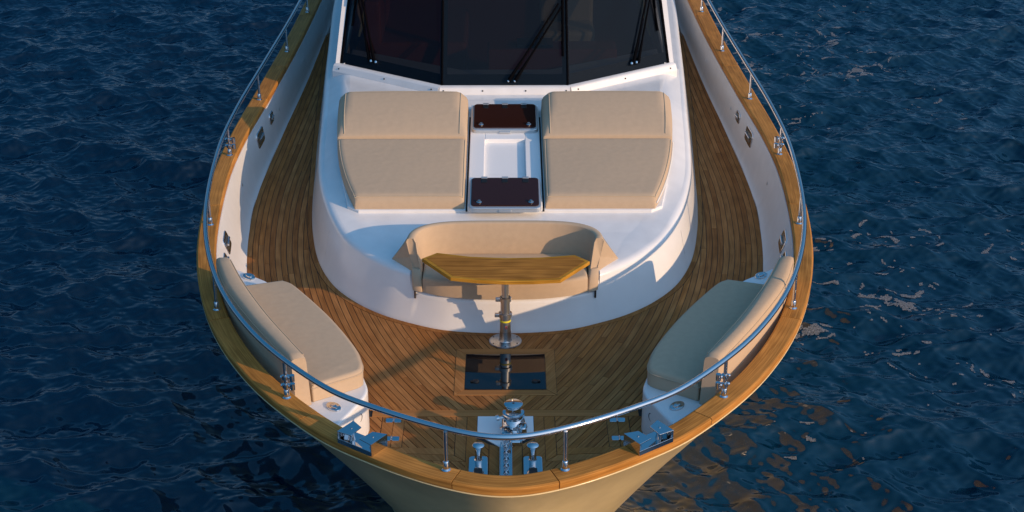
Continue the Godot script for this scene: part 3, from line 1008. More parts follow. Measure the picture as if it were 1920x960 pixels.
func wiper(P0: Array, P1: Array, k: int, foot: Vector2, tip: Vector2, lo: Vector2, hi: Vector2) -> void:
	var nrm: Vector3 = (P0[k + 1] - P0[k]).cross(P1[k] - P0[k]).normalized()
	var on := func(q: Vector2, lift: float) -> Vector3:
		var e: Vector3 = (P0[k] as Vector3).lerp(P0[k + 1], q.x); var f: Vector3 = (P1[k] as Vector3).lerp(P1[k + 1], q.x)
		return e.lerp(f, q.y) + nrm * lift
	var root := node("wiper", yacht)
	var w: float = 0.035 / ((P0[k + 1] as Vector3) - P0[k]).length()
	for s in [-1.0, 1.0]:
		var a: Vector3 = on.call(foot + Vector2(w * s, 0), 0.035); var b: Vector3 = on.call(tip + Vector2(w * s * 0.8, 0), 0.03)
		var mb := Mb.new(); mb.tube([a, a.lerp(b, 0.12), a.lerp(b, 0.3), b], [0.022, 0.018, 0.011, 0.009], 8)
		obj("arm", mb, M.mullion, root)
		mb = Mb.new(); mb.xf = Transform3D(Basis(Vector3.RIGHT, 1.05), on.call(foot + Vector2(w * s, 0), 0.0))
		mb.lathe(Vector3.ZERO, [Vector2(0.02, 0), Vector2(0.02, 0.03), Vector2(0.013, 0.05), Vector2(0, 0.054)], 10)
		obj("pivot", mb, M.chrome, root)
	var mb := Mb.new(); mb.tube([on.call(lo, 0.015), on.call(hi, 0.015)], 0.014, 6)
	mb.tube([on.call(lo.lerp(hi, 0.25), 0.035), on.call(lo.lerp(hi, 0.75), 0.035)], 0.008, 6)
	obj("blade", mb, M.mullion, root)

# --- benches
func plinth_outline(grow: float) -> PackedVector2Array:
	var p := PackedVector2Array()
	for q in spline(v2([1.88, -0.24, 1.80, -0.10, 1.47, 0.46, 1.20, 1.00, 1.10, 1.28, 1.065, 1.46, 1.12, 1.66, 1.25, 1.97]), 4): p.append(q)
	for q in v2([1.30, 2.06, 1.40, 2.08, 1.70, 1.75, 2.05, 1.17, 2.30, 0.6, 2.47, 0.0, 2.56, -0.6, 2.56, -0.78, 2.46, -0.76, 2.14, -0.50]): p.append(q)
	return p
func build_benches() -> void:
	for sg in [1.0, -1.0]:
		var pl := plinth_outline(0.0)
		var mb := Mb.new(); mb.prism(pl if sg > 0 else mir(pl), 1.99, 2.355, 0.02, 3)
		# the bench leans inboard at its foot with the bulwark
		for q in mb.v.size():
			var least := 0.448 if mb.v[q].y < 2.1 else 0.215
			var fl := Vector2(mb.v[q].x * sg, mb.v[q].z)
			var ni := nearest_o(fl)
			if (fl - O[ni]).dot(ON[ni]) < least:
				var np := fl + ON[ni] * (least - (fl - O[ni]).dot(ON[ni]))
				mb.v[q] = Vector3(np.x * sg, mb.v[q].y, np.y)
		var bench := obj("bench_plinth", mb, M.white, yacht)
		# flush deck fitting on the fore and aft shelf
		for c in [[1.30, 1.70], [2.29, -0.56]]:
			mb = Mb.new(); mb.xf = Transform3D(Basis(Vector3.UP, 0.9 * sg), Vector3(c[0] * sg, 2.355, c[1]))
			mb.prism(oval(0.075, 0.048, 20), 0.0, 0.014, 0.006)
			mb.prism(oval(0.045, 0.022, 16), 0.0, 0.024, 0.006)
			obj("filler_cap", mb, M.chrome, bench)
		for c in [[1.125, 1.63, 2.22], [1.20, 1.83, 2.20]]:
			mb = Mb.new()
			mb.xf = Transform3D(Basis(Vector3.UP, sg * (0.4 if c[1] < 1.7 else 0.4)) * Basis(Vector3.BACK, sg * PI / 2), Vector3(sg * (c[0] - 0.006), c[2], c[1]))
			mb.lathe(Vector3.ZERO, [Vector2(0.0, 0.004), Vector2(0.026, 0.004), Vector2(0.026, 0.008), Vector2(0.034, 0.010), Vector2(0.036, 0.0)], 16)
			obj("vent_hole", mb, M.hole, bench)
		# seat cushion
		var inner := v2([2.32, -0.10, 2.10, 0.42, 1.84, 0.96, 1.60, 1.40, 1.465, 1.63])
		var seat := PackedVector2Array()
		for q in spline(v2([1.93, -0.225, 1.80, -0.10, 1.46, 0.45, 1.20, 0.98, 1.11, 1.27]), 5): seat.append(q)
		for q in v2([1.105, 1.37, 1.145, 1.42, 1.44, 1.605]): seat.append(q)
		var insp := spline(inner, 4); insp.reverse()
		for q in insp: seat.append(q)
		seat = Mb.rounded(seat, 0.03, 2)
		mb = Mb.new(); mb.prism(seat if sg > 0 else mir(seat), 2.357, 2.50, 0.035, 4, true)
		var sc := obj("bench_seat_cushion", mb, M.fabric)
		tag(sc, "flat bow bench seat cushion " + ("in bluish shade, right of the flush deck hatch" if sg > 0 else "catching sun, left of the flush deck hatch"), "cushion", "bench cushions at the bow")
		var pp := []
		for q in seat: pp.append(Vector3(q.x * sg * 1.0, 2.468, q.y))
		pp.append(pp[0])
		mb = Mb.new(); mb.tube(pp, 0.006, 5, false)
		obj("piping", mb, M.fabric, sc)
		# backrest
		var a := spline(v2([2.335, -0.10, 2.125, 0.41, 1.86, 0.965, 1.615, 1.41, 1.475, 1.66]), 8)
		var b := spline(v2([2.475, -0.085, 2.30, 0.44, 2.035, 0.97, 1.795, 1.39, 1.60, 1.71]), 8)
		mb = Mb.new()
		var rings := []
		var nn := a.size()
		for i in nn:
			var e := 0.0
			var k := mini(i, nn - 1 - i)
			if k == 0: e = 0.018
			var ring := PackedVector3Array()
			for q in [[0.0, 0.0], [0.0, 0.80], [0.03, 0.90], [0.12, 0.97], [0.28, 1.0], [0.72, 1.0], [0.88, 0.97], [0.97, 0.90], [1.0, 0.80], [1.0, 0.0]]:
				var p := a[i].lerp(b[i], clampf(q[0], e * 4, 1.0 - e * 4))
				var lean: float = -0.02 * (q[1] - 0.6)
				ring.append(Vector3((p.x - lean) * sg, 2.358 + 0.43 * q[1] - (e if q[1] > 0.5 else 0.0), p.y))
			rings.append(ring)
			if k == 0 and i == 0:
				pass
		mb.loft(rings, true, [0, 1, 1, 1, 1, 1, 1, 1, 0, 2])
		var bk := obj("bench_back_cushion", mb, M.fabric)
		tag(bk, "long curved beige bench backrest, " + ("outer face sunlit, along the right rail" if sg > 0 else "outer face in shade, along the left rail"), "cushion", "bench cushions at the bow")
		for row in [3, 7]:
			mb = Mb.new()
			var path := []
			for i in range(1, rings.size() - 1): path.append(rings[i][row] + Vector3(0, 0.001, 0))
			mb.tube(path, 0.005, 5)
			obj("piping", mb, M.fabric, bk)
func oval(rx: float, rz: float, n: int) -> PackedVector2Array:
	var p := PackedVector2Array()
	for i in n: p.append(Vector2(cos(TAU * i / n) * rx, sin(TAU * i / n) * rz))
	return p

# --- sun pads
func build_sun_pads() -> void:
	for sg in [1.0, -1.0]:
		var root := node("sun_pad")
		tag(root, "beige sun pad with raised headrest, " + ("zipped outer edge, right of the roof hatches" if sg > 0 else "left of the two roof hatches"), "sun pad", "sun pads on the coachroof")
		root.position = Vector3(sg * 1.0, roof_y(-2.5) + 0.03, -2.5)
		var org := root.position
		var outer := func(z: float) -> float:
			var t := clampf((z + 3.6) / 2.03, 0.0, 1.0)
			return lerpf(1.755, 1.69, t) - 0.265 * pow(t, 2.6)
		for piece in 2:
			var z0 := -1.575 if piece == 0 else -2.775
			var z1 := -2.765 if piece == 0 else -3.60
			var nu := 26; var nw := 34
			var mb := Mb.new()
			var grid := []
			for j in nw + 1:
				var t := float(j) / nw
				t = 0.5 - 0.5 * cos(PI * t)
				var z := lerpf(z0, z1, t)
				var row := PackedVector3Array()
				for i in nu + 1:
					var s := 0.5 - 0.5 * cos(PI * float(i) / nu)
					var x0 := 0.385; var x1: float = outer.call(z)
					var x := lerpf(x0, x1, s)
					var ex := minf(x - x0, x1 - x)
					var r := 0.045
					var dz0 := z0 - z; var dz1 := z - z1
					var hgt: float
					var ef := func(d: float, rr: float) -> float:
						return sqrt(maxf(0.0, 1.0 - pow(1.0 - clampf(d / rr, 0.0, 1.0), 2.0)))
					if piece == 0:
						hgt = (0.065 + 0.055 * ef.call(ex, r)) * 1.0
						hgt = hgt * (0.30 + 0.70 * ef.call(dz0, 0.085)) 
						hgt -= 0.02 * (1.0 - ef.call(dz1, 0.05))
						hgt += 0.012 * sin(PI * s) * sin(PI * t)
						if ex < 1e-4 or dz0 < 1e-4: hgt = 0.0
					else:
						var f := clampf(dz0 / 0.82, 0.0, 1.0)
						hgt = 0.122 + 0.130 * pow(sin(f * PI * 0.5), 0.66)
						hgt *= 0.25 + 0.75 * ef.call(dz1, 0.10)
						var rise := clampf((hgt - 0.12) / 0.115, 0.0, 1.0)
						var bev := clampf(ex / (0.02 + 0.075 * rise), 0.0, 1.0)
						hgt = lerpf(minf(hgt, 0.115), hgt, 0.35 * ef.call(ex, 0.02) + 0.65 * bev) 
						hgt += 0.01 * sin(PI * s)
						if ex < 1e-4 or dz1 < 1e-4 or dz0 < 1e-4: hgt = 0.0
					row.append(Vector3(x * sg, roof_y(z) + 0.03 + hgt, z) - org)
				grid.append(row)
			for j in nw:
				for i in nu:
					mb.quad(grid[j][i], grid[j][i + 1], grid[j + 1][i + 1], grid[j + 1][i], 0)
			var part := obj("mattress" if piece == 0 else "headrest", mb, M.fabric, root, Vector3(0, 1, 0))
			# piped seams between the top and the end panels
			for col in ([4, nu - 4] if piece == 1 else [2, nu - 2]):
				var path := []
				for j in range(4, nw - 3): path.append(grid[j][col] + Vector3(0, 0.001, 0))
				mb = Mb.new(); mb.tube(path, 0.0055, 5)
				obj("piping", mb, M.piping, part)
			var cross := []
			for i in range(2, nu - 1): cross.append(grid[4 if piece == 0 else nw - 6][i] + Vector3(0, 0.001, 0))
			mb = Mb.new(); mb.tube(cross, 0.0055, 5)
			obj("piping", mb, M.piping, part)
		# zip and piping along the outer edge
		if sg > 0:
			var path := []
			for k in 24:
				var z := -2.80 + k * (1.20 / 23.0)
				path.append(Vector3(sg * (float(outer.call(z)) + 0.004), roof_y(z) + 0.075, z) - org)
			var mb := Mb.new(); mb.tube(path, 0.009, 6)
			obj("zip", mb, M.zip, root)

# --- settee on the front of the coachroof
func build_settee() -> void:
	var mb := Mb.new()
	# U of padding: its inner top edge
	var path := spline(v2([0.0, -0.855, 0.28, -0.853, 0.48, -0.84, 0.635, -0.80, 0.735, -0.735, 0.785, -0.65, 0.797, -0.56]), 6, true)
	var nrm := inward(path)
	var rings := []
	var n := path.size()
	for s in range(-n + 1, n):
		var i := absi(s); var sg := signf(s) if s != 0 else 1.0
		var p := path[i]; var q := -nrm[i]     # outward from the seat
		if q.dot(p - Vector2(0, -0.3)) < 0.0: q = -q
		var front := smoothstep(-0.84, -0.58, p.y)
		var spread := lerpf(0.13, 0.235, front)
		var top := 2.752 - 0.012 * front
		if i == n - 1: top -= 0.008
		var ring := PackedVector3Array()
		var yo := roof_y(p.y + q.y * spread) - 0.012 - 0.01 * front
		ring.append(v3(p - q * (0.005 + 0.062 * front), 2.302, sg))
		ring.append(v3(p - q * (0.004 + 0.042 * front), 2.45, sg))
		ring.append(v3(p - q * (0.001 + 0.006 * front), top - 0.035, sg))
		ring.append(v3(p + q * 0.004, top - 0.010, sg))
		ring.append(v3(p + q * 0.014, top, sg))
		ring.append(v3(p + q * 0.052, top, sg))
		ring.append(v3(p + q * 0.068, top - 0.008, sg))
		ring.append(v3(p + q * 0.078, top - 0.03, sg))
		ring.append(v3(p + q * (spread - 0.012), yo + 0.035, sg))
		ring.append(v3(p + q * spread, yo, sg))
		ring.append(v3(p + q * 0.006, yo - 0.02, sg))
		ring.append(v3(p + q * 0.004, 2.302, sg))
		for k in [8, 9]: ring[k] -= Vector3(0, 0, 0.13 * smoothstep(-0.68, -0.56, p.y))
		rings.append(ring)
	# the ends slope forward towards their foot
	for e in [0, rings.size() - 1]:
		for j in rings[e].size():
			var v: Vector3 = rings[e][j]
			if j != 8 and j != 9: v.z += clampf((2.745 - v.y) * 0.29, 0.0, 0.14)
			rings[e][j] = v
	mb.loft(rings, true, [0, 0, 0, 1, 1, 1, 1, 2, 2, 3, 3, 3])
	var bk := obj("settee_back_cushion", mb, M.fabric)
	tag(bk, "curved beige backrest wrapped round the small settee behind the teak table", "cushion")
	for sg in [-1.0, 1.0]:
		var wedge := Mb.new()
		wedge.tube([rings[0 if sg < 0 else rings.size() - 1][4], rings[0 if sg < 0 else rings.size() - 1][2], rings[0 if sg < 0 else rings.size() - 1][0]], 0.006, 5)
		obj("piping", wedge, M.fabric, bk)
	for sg in [-1.0, 1.0]:
		var leg := Mb.new()
		var lr := []
		for e in [[2.302, 0.727, -0.362, 0.820, -0.388, 0.814], [2.36, 0.730, -0.372, 0.824, -0.398, 0.818], [2.43, 0.738, -0.398, 0.828, -0.425, 0.828], [2.475, 0.748, -0.462, 0.828, -0.478, 0.83]]:
			var y: float = e[0]
			lr.append(PackedVector3Array([Vector3(sg * e[1], y, -0.62), Vector3(sg * e[1], y, e[2] - 0.025), Vector3(sg * (e[1] + 0.006), y, e[2] - 0.007), Vector3(sg * (e[1] + 0.02), y, e[2]), Vector3(sg * (e[3] - 0.014), y, e[4]), Vector3(sg * e[3], y, e[4] - 0.015), Vector3(sg * e[5], y, -0.62)]))
		leg.loft(lr)
		obj("end_pad", leg, M.fabric, bk)
	mb = Mb.new()
	var front := spline(v2([0.0, -0.205, 0.30, -0.222, 0.56, -0.28, 0.728, -0.368]), 5)
	var seat := PackedVector2Array()
	for q in mir(front): seat.append(q)
	for i in range(1, front.size()): seat.append(front[i])
	seat.append(Vector2(0.728, -0.78)); seat.append(Vector2(0.62, -0.86)); seat.append(Vector2(-0.62, -0.86)); seat.append(Vector2(-0.728, -0.78))
	mb.prism(seat, 2.302, 2.455, 0.035, 4, true)
	tag(obj("settee_seat_cushion", mb, M.fabric), "beige seat cushion with bowed front edge below the teak table", "cushion")

# --- table
func build_table() -> void:
	var root := node("pedestal_table")
	tag(root, "teak topped table with angled corners on a telescopic steel pedestal", "table")
	var top := v2([-0.72, -0.25, -0.595, -0.365, -0.30, -0.285, 0.0, -0.255, 0.30, -0.265, 0.605, -0.315, 0.73, -0.185, 0.465, 0.175, 0.24, 0.20, 0.0, 0.205, -0.24, 0.18, -0.46, 0.13])
	var mb := Mb.new()
	var uvf := func(p: Vector3) -> Vector2: return Vector2(p.x * 0.9, p.z * 1.4 + p.y * 3.0)
	var inner := PackedVector2Array()
	mb.prism(top, 2.652, 2.6835, 0.003, 1, false, null, uvf)
	var tt := obj("tabletop", mb, M.table_edge, root)
	var off := Geometry2D.offset_polygon(top, -0.032)[0]
	mb = Mb.new(); mb.prism(off, 2.67, 2.6850, 0.001, 1, false, null, uvf)
	obj("veneer", mb, M.table, tt)
	for k in top.size():
		var a := top[k]; var b := top[(k + 1) % top.size()]
		if a.distance_to(b) > 0.1 and k in [0, 6, 11, 5, 1]: pass
	mb = Mb.new()
	mb.lathe(Vector3(0, 2.0, 0), [Vector2(0, 0.0), Vector2(0.140, 0.0), Vector2(0.142, 0.008), Vector2(0.134, 0.013), Vector2(0.06, 0.016), Vector2(0.052, 0.03), Vector2(0.049, 0.11), Vector2(0, 0.112)], 36, 0.5)
	var base := obj("base_plate", mb, M.steel, root)
	for k in 6:
		mb = Mb.new(); var a := TAU * (k + 0.5) / 6
		mb.lathe(Vector3(cos(a) * 0.118, 2.0135, sin(a) * 0.118), [Vector2(0.007, 0), Vector2(0.006, 0.003), Vector2(0, 0.003)], 8)
		obj("screw", mb, M.dark, base)
	mb = Mb.new(); mb.lathe(Vector3(0, 2.11, 0), [Vector2(0.049, 0), Vector2(0.049, 0.17), Vector2(0.046, 0.172), Vector2(0, 0.172)], 28)
	var pole := obj("lower_tube", mb, M.pole, root)
	mb = Mb.new(); mb.lathe(Vector3(0, 2.205, 0), [Vector2(0.0495, 0), Vector2(0.0503, 0.012), Vector2(0.0495, 0.016)], 28)
	obj("yellow_band", mb, M.yellow, pole)
	mb = Mb.new(); mb.box(Vector3(0.008, 2.16, 0.0492), Vector3(0.022, 0.03, 0.003), 0.003, 0.001)
	obj("sticker", mb, mat(lin(0.5, 0.12, 0.1), 0.5), pole)
	mb = Mb.new(); mb.lathe(Vector3(0, 2.28, 0), [Vector2(0.042, 0), Vector2(0.042, 0.13), Vector2(0, 0.131)], 28)
	obj("middle_tube", mb, M.pole, root)
	mb = Mb.new(); mb.lathe(Vector3(0, 2.41, 0), [Vector2(0.032, 0), Vector2(0.032, 0.225), Vector2(0.09, 0.235), Vector2(0.09, 0.243), Vector2(0, 0.243)], 28)
	obj("upper_tube", mb, M.pole, root)
	for y in [[2.245, 0.060], [2.395, 0.053]]:
		mb = Mb.new(); mb.lathe(Vector3(0, y[0], 0), [Vector2(y[1] - 0.008, 0), Vector2(y[1], 0.004), Vector2(y[1], 0.036), Vector2(y[1] - 0.008, 0.04)], 24)
		mb.box(Vector3(-y[1] - 0.012, y[0] + 0.022, 0.012), Vector3(0.04, 0.03, 0.034), 0.008, 0.005)
		obj("clamp", mb, M.pole, root)

# --- stainless rail and fittings
func build_rail() -> void:
	var n := O.size()
	var path := []
	for s in range(-n + 1, n):
		var i := absi(s); var sg := signf(s) if s != 0 else 1.0
		var d := 0.105 + 0.035 * smoothstep(2.4, 3.0, O[i].y)
		path.append(v3(at_o(i, d), CAP + 0.315, sg))
	var mb := Mb.new(); mb.tube(path, 0.021, 12)
	var rail := obj("hand_rail", mb, M.chrome, yacht)
	var posts := [[0.405, 2.87], [1.615, 1.90], [2.385, 0.47], [2.80, -1.26], [2.90, -3.04], [2.825, -4.79], [2.76, -6.62], [2.705, -8.41], [2.68, -10.4], [2.66, -12.4]]
	for k in posts.size():
		for sg in [-1.0, 1.0]:
			var z: float = posts[k][1]
			var x: float = posts[k][0]
			if z < 1.0:
				var ni := 0
				while O[ni + 1].y > z: ni += 1
				var ft := (O[ni].y - z) / (O[ni].y - O[ni + 1].y)
				x = lerpf(at_o(ni, 0.105).x, at_o(ni + 1, 0.105).x, ft)
			x *= sg
			mb = Mb.new()
			mb.lathe(Vector3(x, CAP, z), [Vector2(0, 0), Vector2(0.032, 0.0), Vector2(0.032, 0.004), Vector2(0.024, 0.010), Vector2(0.021, 0.014), Vector2(0.021, 0.065), Vector2(0.017, 0.072), Vector2(0.0135, 0.074), Vector2(0.0135, 0.305), Vector2(0, 0.306)], 14)
			var post := obj("stanchion", mb, M.chrome, rail)
			if k in [1, 4]:
				# twin clamps that stand out from the post
				mb = Mb.new()
				for y in [0.085, 0.155]:
					mb.lathe(Vector3(x, CAP + y, z), [Vector2(0.014, 0), Vector2(0.028, 0.003), Vector2(0.028, 0.032), Vector2(0.014, 0.035)], 14)
					mb.tube([Vector3(x - 0.045 * sg, CAP + y + 0.018, z + 0.01), Vector3(x + 0.035 * sg, CAP + y + 0.018, z - 0.01)], 0.015, 10)
					mb.lathe(Vector3(x - 0.05 * sg, CAP + y - 0.008, z + 0.012), [Vector2(0, 0), Vector2(0.02, 0), Vector2(0.02, 0.05), Vector2(0, 0.05)], 12)
				obj("stanchion_clamp", mb, M.chrome, rail)
	# plates let into the bulwark
	for sg in [-1.0, 1.0]:
		for f in [[-1.28, 2.345, 0.29, 0.16, 1], [-0.96, 2.33, 0.20, 0.13, 1], [-4.22, 2.33, 0.34, 0.17, 1], [-4.72, 2.33, 0.20, 0.13, 0]]:
			bulwark_plate(sg, f[0], f[1], f[2], f[3])
		for z in [-3.0, -5.3, -7.3, -9.6]:
			bulwark_dot(sg, z, 2.27)
		# double roller fairlead on the capping rail
		fairlead(sg)
	# cleat below the forward plates
	bow_gear()
func bulwark_frame(sg: float, z: float, y: float) -> Transform3D:
	var i := 0
	for k in O.size():
		if absf(O[k].y - z) < absf(O[i].y - z): i = k
	var a := cap_width(z) + 0.006; var b := deck_inset(z)
	var f := clampf((2.498 - y) / 0.50, 0.0, 1.0)
	var d0 := 0.0
	# profile of the bulwark: depth at height y
	var ys := [2.498, 2.34, 2.17, 2.07]; var fs := [0.0, 0.3, 0.62, 0.85]
	for k in 3:
		if y <= ys[k] and y >= ys[k + 1]:
			d0 = lerpf(fs[k], fs[k + 1], (ys[k] - y) / (ys[k] - ys[k + 1]))
	var p := at_o(i, lerpf(a, b, d0))
	var nrm := Vector3(ON[i].x * sg, 0, ON[i].y)
	var lean := (b - a) * 0.62 / 0.33
	nrm = (nrm + Vector3.UP * lean).normalized()
	var t := Vector3(-ON[i].y * sg, 0, ON[i].x).normalized()
	if sg < 0: t = -t
	var up := nrm.cross(t) * -1.0
	t = up.cross(nrm) * -1.0
	return Transform3D(Basis(t, nrm, t.cross(nrm)), v3(p, y, sg))
func bulwark_plate(sg: float, z: float, y: float, w: float, h: float) -> void:
	var xf := bulwark_frame(sg, z, y)
	var mb := Mb.new(); mb.xf = xf
	mb.prism(Mb.rounded(rect(-w / 2, -h / 2, w / 2, h / 2), 0.05, 5), -0.01, 0.012, 0.006, 2)
	var o := obj("hawse_plate", mb, M.chrome, yacht)
	mb = Mb.new(); mb.xf = xf
	mb.prism(Mb.rounded(rect(-w * 0.33, -h * 0.28, w * 0.33, h * 0.28), 0.03, 4), 0.0, 0.014, 0.001, 1)
	obj("hawse_hole", mb, M.hawse, o)
	mb = Mb.new(); mb.xf = xf
	mb.tube([Vector3(-w * 0.3, 0.022, h * 0.05), Vector3(w * 0.3, 0.022, h * 0.05)], 0.013, 8)
	obj("roller", mb, M.chrome, o)
func bulwark_dot(sg: float, z: float, y: float) -> void:
	var mb := Mb.new(); mb.xf = bulwark_frame(sg, z, y)
	mb.lathe(Vector3.ZERO, [Vector2(0.018, -0.004), Vector2(0.018, 0.004), Vector2(0.012, 0.006), Vector2(0, 0.004)], 12)
	obj("drain", mb, M.steel, yacht)
func fairlead(sg: float) -> void:
	var i := nearest_o(Vector2(1.05, 2.62))
	var c := at_o(i, 0.088)
	var t := Vector2(-ON[i].y, ON[i].x)
	var root := node("roller_fairlead", yacht)
	# local x: along the rail (towards the stern), local z: inboard
	var bx := Vector3(t.x * sg, 0, t.y); var bz := Vector3(ON[i].x * sg, 0, ON[i].y)
	var xf := Transform3D(Basis(bx * 0.86, Vector3.UP, bz * 0.86), v3(c, CAP, sg))
	var mb := Mb.new(); mb.xf = xf
	mb.box(Vector3(0, 0.004, 0), Vector3(0.36, 0.008, 0.20), 0.01, 0.002)
	mb.box(Vector3(0, 0.018, -0.098), Vector3(0.36, 0.036, 0.006), 0.0, 0.002)
	obj("base", mb, M.chrome, root)
	for e in [-1.0, 1.0]:
		mb = Mb.new(); mb.xf = xf
		mb.box(Vector3(e * 0.177, 0.045, 0), Vector3(0.006, 0.09, 0.20), 0.0, 0.002)
		mb.prism(v2([e * 0.18, -0.101, e * 0.045, -0.085, e * 0.06, 0.06, e * 0.18, 0.101]), 0.089, 0.096, 0.002)
		obj("top_plate", mb, M.chrome, root)
		mb = Mb.new(); mb.xf = xf
		mb.lathe(Vector3(e * 0.115, 0.006, 0), [Vector2(0.034, 0), Vector2(0.026, 0.03), Vector2(0.026, 0.05), Vector2(0.034, 0.083)], 16, 0.9)
		obj("roller", mb, M.chrome, root)
		mb = Mb.new(); mb.xf = xf
		mb.lathe(Vector3(e * 0.115, 0.095, 0), [Vector2(0.009, 0), Vector2(0.009, 0.004), Vector2(0, 0.006)], 10)
		obj("screw", mb, M.steel, root)
func bow_gear() -> void:
	# vertical windlass
	var root := node("windlass", yacht)
	root.transform = Transform3D(Basis.from_scale(Vector3(1, 0.72, 1)), Vector3(0, 2.0 * 0.28, 0))
	var at := Vector3(0.062, 2.0, 1.42)
	var mb := Mb.new()
	mb.lathe(at, [Vector2(0, 0.0), Vector2(0.105, 0.0), Vector2(0.11, 0.02), Vector2(0.095, 0.05), Vector2(0.085, 0.12), Vector2(0.07, 0.14), Vector2(0, 0.14)], 28, 0.7)
	obj("housing", mb, M.chrome, root)
	mb = Mb.new(); mb.lathe(at + Vector3(0, 0.14, 0), [Vector2(0.05, 0), Vector2(0.085, 0.006), Vector2(0.088, 0.016), Vector2(0.06, 0.032), Vector2(0.088, 0.048), Vector2(0.085, 0.058), Vector2(0.05, 0.064)], 28, 0.7)
	obj("gypsy", mb, M.chrome, root)
	mb = Mb.new(); mb.lathe(at + Vector3(0, 0.20, 0), [Vector2(0.065, 0), Vector2(0.060, 0.02), Vector2(0.056, 0.06), Vector2(0.060, 0.085), Vector2(0.072, 0.096), Vector2(0.073, 0.104), Vector2(0.068, 0.108), Vector2(0, 0.110)], 32, 0.75)
	obj("drum", mb, M.chrome, root)
	mb = Mb.new(); mb.lathe(at + Vector3(0, 0.3095, 0), [Vector2(0.010, 0), Vector2(0.010, 0.002), Vector2(0, 0.002)], 10)
	obj("socket", mb, M.dark, root)
	mb = Mb.new(); mb.tube([at + Vector3(-0.06, 0.15, 0.02), at + Vector3(-0.115, 0.15, 0.03)], 0.016, 10); mb.tube([at + Vector3(-0.115, 0.15, 0.03), at + Vector3(-0.135, 0.15, 0.034)], 0.03, 12)
	obj("brake_knob", mb, M.chrome, root)
	mb = Mb.new(); mb.box(at + Vector3(0.07, 0.06, 0.10), Vector3(0.07, 0.12, 0.10), 0.03, 0.015); mb.box(at + Vector3(-0.05, 0.045, 0.14), Vector3(0.09, 0.09, 0.14), 0.03, 0.02); mb.box(at + Vector3(0.02, 0.03, 0.22), Vector3(0.10, 0.06, 0.10), 0.02, 0.015)
	obj("chain_stopper", mb, M.chrome, root)
	# chain channel with chain
	mb = Mb.new(); mb.box(Vector3(0.005, 2.006, 2.05), Vector3(0.092, 0.012, 0.72), 0.004, 0.003)
	for s in [-1.0, 1.0]: mb.box(Vector3(0.005 + s * 0.040, 2.022, 2.05), Vector3(0.010, 0.032, 0.72), 0.0, 0.003)
	var ch := obj("chain_channel", mb, M.chrome, yacht)
	for k in 16:
		mb = Mb.new()
		var z := 1.68 + k * 0.046
		var ring := []
		for a in 13:
			var q := TAU * a / 12
			var off := Vector3(cos(q) * 0.017, 0, sin(q) * 0.030) if k % 2 == 0 else Vector3(0, cos(q) * 0.017, sin(q) * 0.030)
			ring.append(Vector3(0.005, 2.031, z) + off)
		mb.tube(ring, 0.006, 6, false)
		obj("chain_link", mb, M.chrome, ch)
	# bollards beside it
	for sg in [-1.0, 1.0]:
		mb = Mb.new()
		var x: float = sg * 0.205
		mb.prism(Mb.rounded(rect(x - 0.072, 1.855, x + 0.072, 2.22), 0.035, 5), 2.0, 2.02, 0.006)
		var bo := obj("bollard", mb, M.chrome, yacht)
		mb = Mb.new(); mb.lathe(Vector3(x, 2.015, 1.90), [Vector2(0.036, 0), Vector2(0.030, 0.015), Vector2(0.026, 0.05), Vector2(0.028, 0.10), Vector2(0.044, 0.118), Vector2(0.046, 0.128), Vector2(0.036, 0.138), Vector2(0, 0.142)], 22, 0.8)
		obj("bollard_post", mb, M.chrome, bo)
		mb = Mb.new(); mb.box(Vector3(x, 2.0195, 2.10), Vector3(0.062, 0.004, 0.15), 0.006, 0.001)
		obj("deck_hole", mb, M.hole, bo)

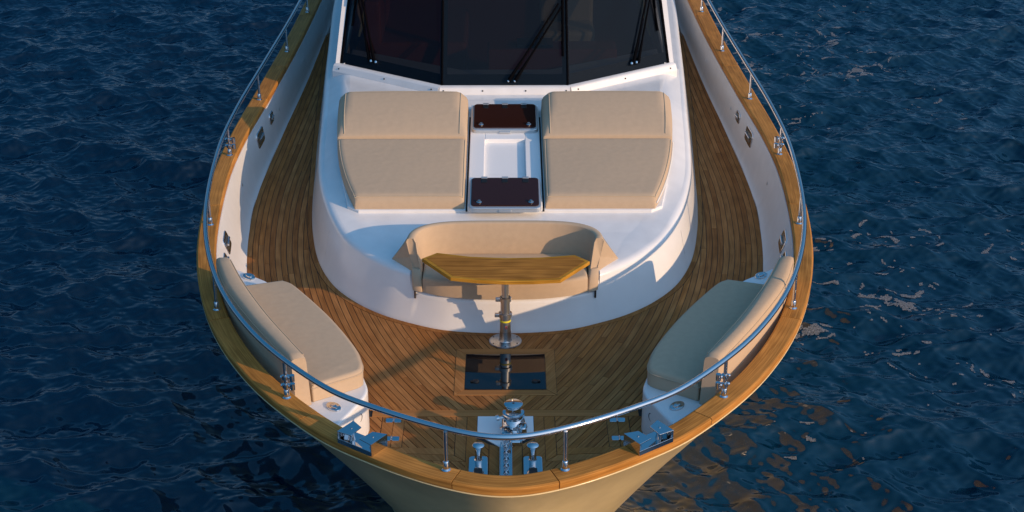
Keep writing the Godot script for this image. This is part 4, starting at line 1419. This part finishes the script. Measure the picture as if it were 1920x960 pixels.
# ------------------------------------------------------------------ the scene
# clear evening air: deep blue away from the sun, paler haze at the horizon, brighter towards the sun
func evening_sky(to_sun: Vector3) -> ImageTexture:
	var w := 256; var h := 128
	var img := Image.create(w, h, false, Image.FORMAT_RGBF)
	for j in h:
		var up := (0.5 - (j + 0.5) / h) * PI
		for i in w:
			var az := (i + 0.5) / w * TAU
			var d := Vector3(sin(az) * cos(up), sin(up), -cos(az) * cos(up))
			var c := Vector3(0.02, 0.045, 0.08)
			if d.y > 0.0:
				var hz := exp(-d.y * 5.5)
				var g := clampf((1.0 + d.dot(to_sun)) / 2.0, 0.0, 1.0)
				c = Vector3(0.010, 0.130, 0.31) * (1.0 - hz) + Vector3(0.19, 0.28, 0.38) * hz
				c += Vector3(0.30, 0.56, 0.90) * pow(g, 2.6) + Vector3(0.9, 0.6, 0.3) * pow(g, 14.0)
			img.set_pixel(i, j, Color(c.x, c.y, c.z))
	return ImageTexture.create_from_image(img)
func _ready() -> void:
	var cam := Camera3D.new(); cam.name = "camera"
	cam.position = Vector3(0, 8.19, 11.46)
	cam.rotation_degrees = Vector3(-25.1, -0.29, 0)
	cam.fov = 19.45
	cam.near = 0.1; cam.far = 9000.0
	add_child(cam); cam.current = true
	var env := Environment.new()
	env.background_mode = Environment.BG_SKY
	var el := deg_to_rad(17.0)
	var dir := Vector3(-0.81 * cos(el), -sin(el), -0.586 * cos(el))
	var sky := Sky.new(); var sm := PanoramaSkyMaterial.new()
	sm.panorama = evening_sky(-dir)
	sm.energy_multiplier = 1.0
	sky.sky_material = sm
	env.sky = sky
	env.tonemap_mode = Environment.TONE_MAPPER_LINEAR
	env.tonemap_exposure = 1.0
	env.sdfgi_enabled = true; env.ssao_enabled = true; env.ssil_enabled = true
	var we := WorldEnvironment.new(); we.name = "world"; we.environment = env; add_child(we)
	var sun := DirectionalLight3D.new(); sun.name = "sun"
	sun.look_at_from_position(Vector3.ZERO, dir, Vector3.UP)
	sun.light_color = lin(1.0, 0.68, 0.41).linear_to_srgb()
	sun.light_energy = 1.25
	sun.light_angular_distance = 0.5
	sun.shadow_enabled = true
	add_child(sun)
	plan()
	make_materials()
	build_sea()
	yacht = node("motor_yacht")
	tag(yacht, "white motor yacht with teak deck, seen over its bow, wheelhouse glass behind", "yacht")
	build_hull()
	build_coachroof()
	build_deck()
	build_wheelhouse()
	build_benches()
	build_rail()
	build_sun_pads()
	build_settee()
	build_table()
	build_foam()
